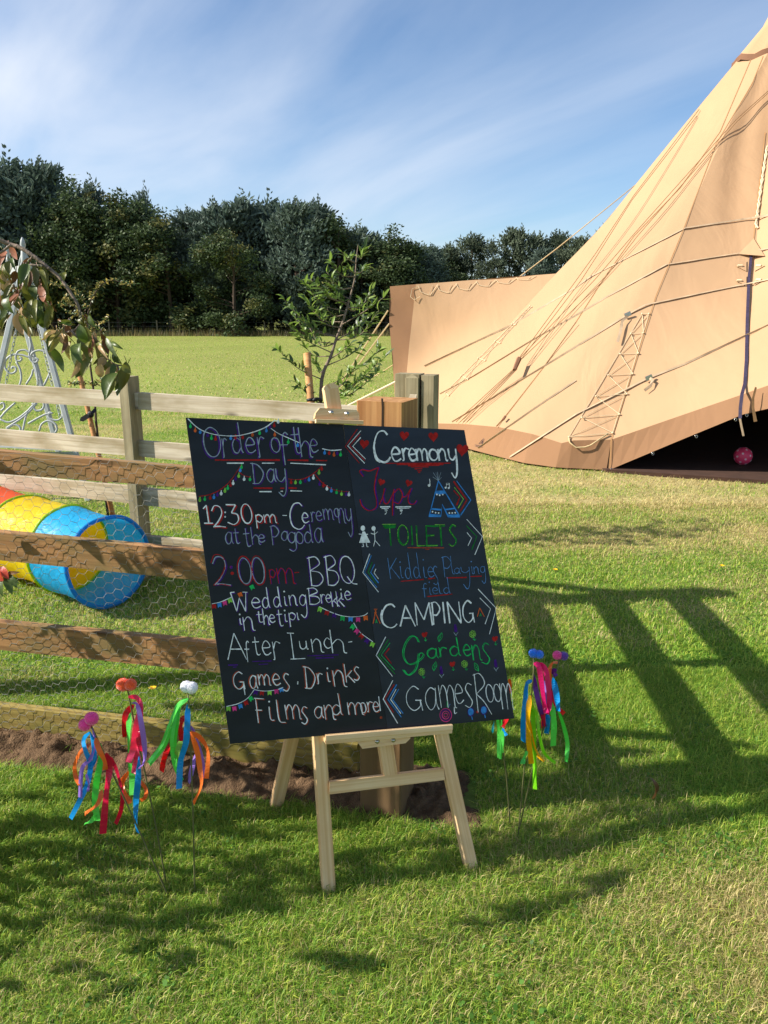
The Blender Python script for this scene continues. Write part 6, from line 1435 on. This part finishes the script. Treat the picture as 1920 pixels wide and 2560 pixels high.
# ------------------------------------------------------------------ wood and field fence at the far side
NPt = np.random.default_rng(5)
def crown_mesh(name, kind, seed, h=10.0, R=2.6):
    """unit tree crown: thousands of leaf clumps / needle shoots through the volume; returns mesh"""
    g = np.random.default_rng(seed); V_, C_, I_, K_ = [], [], [], []; base = 0
    nb_ = {'pine': 100, 'leafy': 140, 'open': 75}[kind]
    cen = []; bough = [(g.random() * 2 * PI, g.random() ** .85, g.random()) for _ in range(22)]
    for i in range(nb_):
        t = g.random() ** 0.85; z = h * (0.10 + 0.88 * t) if kind != 'open' else h * (0.32 + 0.66 * t)
        prof = {'pine': (0.55 + 0.55 * math.sin(min(1, t * 1.5) * 1.6)) * (1 - max(0, t - .45) / .62) ** 0.8, 'leafy': math.sqrt(max(0.03, 1 - (2 * t - 0.85) ** 2 * .7)), 'open': math.sqrt(max(0.03, 1 - (2 * t - 1) ** 2 * .9))}[kind]
        a = g.random() * 2 * PI; rr = R * prof * (0.25 + 0.8 * g.random() ** 0.5) * (0.8 + .4 * math.sin(a * 3 + seed))
        if kind == 'leafy':      # clumps gather on boughs
            ba, bt, br_ = bough[i % 22]; bp_ = math.sqrt(max(.05, 1 - (2 * bt - .85) ** 2 * .75)); rr = R * bp_ * (.45 + .6 * br_ ** .5); t = bt
            cen.append((rr * math.cos(ba) + g.normal(0, .42), rr * math.sin(ba) + g.normal(0, .42), h * (.08 + .9 * bt) + g.normal(0, .42), ba, bt)); continue
        cen.append((rr * math.cos(a), rr * math.sin(a), z, a, t))
    for (cx, cy, cz, a, t) in cen:
        if kind in ('pine', 'open'):
            n_ = 44 if kind == 'pine' else 46
            p = np.stack([cx + g.normal(0, .34, n_), cy + g.normal(0, .34, n_), cz + g.normal(0, .26, n_)], -1)
            d = np.stack([np.cos(a) * .5 + g.normal(0, .5, n_), np.sin(a) * .5 + g.normal(0, .5, n_), .75 + g.normal(0, .35, n_)], -1); d /= np.linalg.norm(d, axis=1)[:, None]
            L = g.uniform(.22, .46, n_)[:, None] * (1.5 if t > .8 else 1); wd_ = g.uniform(.055, .10, n_)[:, None]
            if t > .55 and g.random() < .5:      # upright leading shoots
                q_ = np.linspace(0, 1, 14)[:, None]; tip = np.array([cx, cy, cz]) + q_ * np.array([[g.normal(0, .08), g.normal(0, .08), g.uniform(.7, 1.35)]])
                p = np.concatenate([p, tip + g.normal(0, .05, (14, 3))]); dd = np.stack([g.normal(0, .55, 14), g.normal(0, .55, 14), np.full(14, .8)], -1); d = np.concatenate([d, dd / np.linalg.norm(dd, axis=1)[:, None]])
                L = np.concatenate([L, np.full((14, 1), .26)]); wd_ = np.concatenate([wd_, np.full((14, 1), .06)]); n_ += 14
            for rot in (0, 1):
                u = np.cross(d, np.array([0.3, 0.9, 0.1]) if rot else np.array([1.0, 0.1, 0.2])); u /= np.linalg.norm(u, axis=1)[:, None]
                q = np.stack([p, p + d * L * .45 + u * wd_, p + d * L, p + d * L * .45 - u * wd_], 1).reshape(-1, 3)
                V_.append(q); I_.append(np.arange(n_ * 4) + base); base += n_ * 4; C_.append(np.full(n_, 4))
                br = g.uniform(.6, 1.35, n_)[:, None] * (np.array([.135, .182, .142]) if kind == 'pine' else np.array([.115, .145, .090]))
                K_.append(np.repeat(br, 4, axis=0))
        else:
            n_ = 90; p = np.stack([cx + g.normal(0, .36, n_), cy + g.normal(0, .36, n_), cz + g.normal(0, .30, n_)], -1)
            d = g.normal(0, 1, (n_, 3)); d /= np.linalg.norm(d, axis=1)[:, None]; e_ = np.cross(d, g.normal(0, 1, (n_, 3))); e_ /= np.linalg.norm(e_, axis=1)[:, None]; s_ = g.uniform(.07, .135, n_)[:, None]
            q = np.stack([p - d * s_ * 1.3, p + e_ * s_ * .7, p + d * s_ * 1.3, p - e_ * s_ * .7], 1).reshape(-1, 3)
            V_.append(q); I_.append(np.arange(n_ * 4) + base); base += n_ * 4; C_.append(np.full(n_, 4))
            hue = np.array([.062, .092, .036]) if g.random() < .88 else np.array([.13, .13, .04])
            K_.append(np.repeat(g.uniform(.6, 1.35, n_)[:, None] * hue, 4, axis=0))
    return np.concatenate(V_), np.concatenate(C_), np.concatenate(I_), np.concatenate(K_), cen
M_tree = colmat('tree_foliage', 0.6, 0.22, 0.2)
TM_ = {}
for kind, nv in (('pine', 4), ('leafy', 3), ('open', 2)):
    for v in range(nv):
        vs, cn, ix, ck_, cen = crown_mesh(kind, kind, 100 + v * 7 + len(kind))
        TM_[kind, v] = (npmesh(kind + '_crown', vs, cn, ix, M_tree, {'col': ck_}), cen, (vs, cn, ix, ck_))
def trunk_mesh(cen, h, seed):
    mb = MB(); g = random.Random(seed); mb.tube([V(0, 0, -.2), V(.03, 0, h * .3), V(-.04, .03, h * .6), V(0, 0, h * .93)], [.17, .14, .09, .03], 7)
    for (cx, cy, cz, a, t) in cen[::5]: mb.tube([V(0, 0, cz * .8), V(cx * .6, cy * .6, cz * .92), V(cx, cy, cz)], [.05, .03, .012], 4)
    o_ = mb.build('trunk', M_darkbark); me_ = o_.data; bpy.data.objects.remove(o_); return me_
TOPZ = {k_: float(np.quantile(v[2][0][:, 2], 0.9985)) for k_, v in TM_.items()}
TK_ = {k_: trunk_mesh(v[1], 10.0, i) for i, (k_, v) in enumerate(TM_.items())}
def tree(px, top, wide, kind, v, zc, label, name, group):
    b_ = gnd(px, 833); X = (px - 960) / F * zc; Yg = zc * CP + HC * 0 + 0.0
    Yg = (zc - HC * SP) / CP
    rz_ = ray(px, top); hgt = max(3.0, HC + rz_.z * Yg / rz_.y)
    r_ = thing(name, label, 'tree', (X, Yg, 0), group)
    sx_ = wide / F * zc / 2 / 2.75; sc = (sx_, sx_, hgt / TOPZ[kind, v]); rot = rng.uniform(0, 6.28)
    for nm2, me_ in (('trunk', TK_[kind, v]), ('crown', TM_[kind, v][0])):
        o_ = bpy.data.objects.new(nm2, me_); COL.objects.link(o_); o_.parent = r_; o_.scale = sc; o_.rotation_euler = (0, 0, rot)
    return r_
PN, LF_ = 'pines along the far side of the field', 'broadleaf trees along the far side of the field'
TREES = [(-40, 392, 190, 'pine', 0, 63, 'tall blue green pine cut off by the left edge of the picture'),
 (60, 388, 170, 'pine', 1, 65, 'tallest blue green pine with upright shoots, second from the left edge'),
 (140, 402, 150, 'pine', 2, 66, 'tall dark pine where the tree line starts to drop, third from the left'),
 (205, 452, 130, 'leafy', 0, 64, 'dark green broadleaf tree just right of the tallest pines'),
 (250, 452, 110, 'pine', 3, 69, 'narrow pine poking above the broadleaf trees at left'),
 (300, 476, 130, 'leafy', 1, 64, 'rounded yellowish green tree above the thin berry shrub'),
 (362, 500, 130, 'leafy', 2, 65, 'dark rounded broadleaf tree between the left pines and the dip'),
 (385, 470, 60, 'pine', 1, 72, 'slim pointed tree top standing behind the dark rounded tree'),
 (430, 525, 130, 'leafy', 0, 63, 'low broadleaf tree in the dip of the tree line'),
 (480, 520, 110, 'pine', 2, 66, 'low grey green pine right of the dip in the tree line'),
 (545, 500, 130, 'pine', 0, 65, 'grey green pine left of the golden tree'),
 (590, 575, 110, 'leafy', 1, 60, 'low golden tinged tree in the middle of the wood'),
 (610, 488, 140, 'pine', 3, 66, 'broad pine rising behind the golden tinged tree'),
 (680, 490, 140, 'pine', 1, 67, 'broad blue green pine in the middle of the tree line'),
 (745, 500, 130, 'pine', 2, 64, 'pale blue green pine behind the young tree stake'),
 (800, 498, 120, 'pine', 0, 67, 'pine directly above the easel mast'),
 (850, 540, 120, 'leafy', 2, 64, 'dark broadleaf tree behind the young tree crown'),
 (905, 560, 120, 'pine', 3, 66, 'pine standing right of the young tree top'),
 (965, 568, 120, 'leafy', 0, 65, 'bushy dark tree left of the tent wing corner'),
 (1020, 600, 120, 'pine', 1, 67, 'low pine above the left corner of the tent wing'),
 (1070, 612, 100, 'pine', 2, 70, 'last pine of the left wood, beside the gap of sky')]
for px, top, wide, kind, v, zc, lab in TREES: tree(px, top, wide * 1.5, kind, v, zc, lab, 'pine_tree' if kind == 'pine' else 'broadleaf_tree', PN if kind == 'pine' else LF_)
T2 = [(1125, 610, 80, 'open', 0, 84, 'small open pine right of the sky gap, above the tent wing'), (1175, 582, 130, 'open', 1, 86, 'round topped pine above the middle of the tent wing'), (1232, 640, 90, 'open', 0, 82, 'low bushy pine above the wing between two taller pines'),
      (1268, 568, 100, 'open', 1, 88, 'tall pointed pine with a bare lower trunk above the wing'), (1330, 580, 90, 'open', 0, 87, 'thin pine with sky showing between its branches'), (1352, 618, 110, 'pine', 2, 80, 'full dark pine where wing and tipi roof meet'),
      (1385, 576, 100, 'open', 0, 88, 'loose pine left of the long guy rope'), (1440, 590, 110, 'open', 1, 84, 'pine crossed by the long guy rope beside the tipi'), (1500, 552, 110, 'pine', 0, 86, 'pine whose tip shows beside the tipi roof slope')]
for px, top, wide, kind, v, zc, lab in T2: tree(px, top, wide * 1.1, kind, v, zc, lab, 'pine_tree', 'pines above the tent wing')
# the wood behind them, one mass
parts = []; g = np.random.default_rng(77)
for row in range(3):
    for px in range(-260, 1090, 62):
        zc = 70 + row * 5 + g.uniform(-1.5, 1.5); k_ = [('leafy', int(g.integers(0, 3))), ('pine', int(g.integers(0, 4)))][int(g.integers(0, 2))]
        vs, cn, ix, ck_ = TM_[k_][2]; top = np.interp(px, [-300, 60, 150, 210, 300, 400, 480, 560, 640, 800, 850, 960, 1060, 1100], [395, 410, 425, 480, 505, 540, 545, 525, 515, 525, 560, 595, 625, 660]) + g.uniform(0, 25)
        rz_ = ray(px, top); zt = HC + rz_.z * ((zc - HC * SP) / CP) / rz_.y; sxy = g.uniform(.85, 1.2); a = g.uniform(0, 6.28)
        R_ = np.array([[math.cos(a) * sxy, -math.sin(a) * sxy, 0], [math.sin(a) * sxy, math.cos(a) * sxy, 0], [0, 0, zt / TOPZ[k_]]])
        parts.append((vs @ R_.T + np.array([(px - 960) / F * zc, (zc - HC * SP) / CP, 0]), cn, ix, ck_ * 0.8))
for px in list(range(-1500, -260, 70)) + list(range(1100, 2700, 75)):      # the belt of trees carries on either side
    zc = 72 + (14 if px > 1000 else 0) + g.uniform(-2, 2); k_ = [('leafy', int(g.integers(0, 3))), ('pine', int(g.integers(0, 4)))][int(g.integers(0, 2))]
    if 1100 < px < 1560: continue
    vs, cn, ix, ck_ = TM_[k_][2]; Yg = (zc - HC * SP) / CP; zt = g.uniform(10, 13) if px < 0 else g.uniform(8, 10); a = g.uniform(0, 6.28)
    R_ = np.array([[math.cos(a) * 1.2, -math.sin(a) * 1.2, 0], [math.sin(a) * 1.2, math.cos(a) * 1.2, 0], [0, 0, zt / TOPZ[k_]]])
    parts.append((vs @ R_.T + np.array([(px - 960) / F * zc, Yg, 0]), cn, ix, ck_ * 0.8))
for px in range(-280, 1120, 26):      # undergrowth between the trunks, deep shade put into its darkened colour
    zc = 66 + g.uniform(0, 12); vs, cn, ix, ck_ = TM_['leafy', int(g.integers(0, 3))][2]; s_ = g.uniform(.35, .55); a = g.uniform(0, 6.28)
    R_ = np.array([[math.cos(a), -math.sin(a), 0], [math.sin(a), math.cos(a), 0], [0, 0, 1]]) * np.array([[s_], [s_], [g.uniform(.2, .36)]])
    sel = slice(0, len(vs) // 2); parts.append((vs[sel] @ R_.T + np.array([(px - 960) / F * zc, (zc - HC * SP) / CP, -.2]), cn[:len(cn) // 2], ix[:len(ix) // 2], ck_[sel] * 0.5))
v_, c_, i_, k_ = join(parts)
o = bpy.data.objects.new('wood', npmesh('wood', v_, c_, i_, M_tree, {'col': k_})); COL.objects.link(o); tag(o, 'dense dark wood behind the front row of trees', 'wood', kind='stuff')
# post and wire fence at the edge of the wood
ff = thing('field_fence', 'far post and wire fence along the foot of the wood', 'fence', (-8, 62, 0))
for px in [-60 + 56 * k_ for k_ in range(21)]:
    p = at(px + rng.uniform(-9, 9), 834, 62.5); mb = MB(); h_ = rng.uniform(1.05, 1.25); mb.beam(V(p.x, p.y, -.1), V(p.x + rng.uniform(-.06, .06), p.y, h_), .09, .09, (0, 1, 0)); mb.build('post', M_greypost, ff)
mb = MB(); a_, b_ = at(-150, 834, 62.5), at(1150, 834, 62.5)
for z_ in (.35, .7, 1.0): mb.tube([V(a_.x, a_.y, z_), V(b_.x, b_.y, z_)], .006, 4)
mb.build('wire', M_wire, ff)
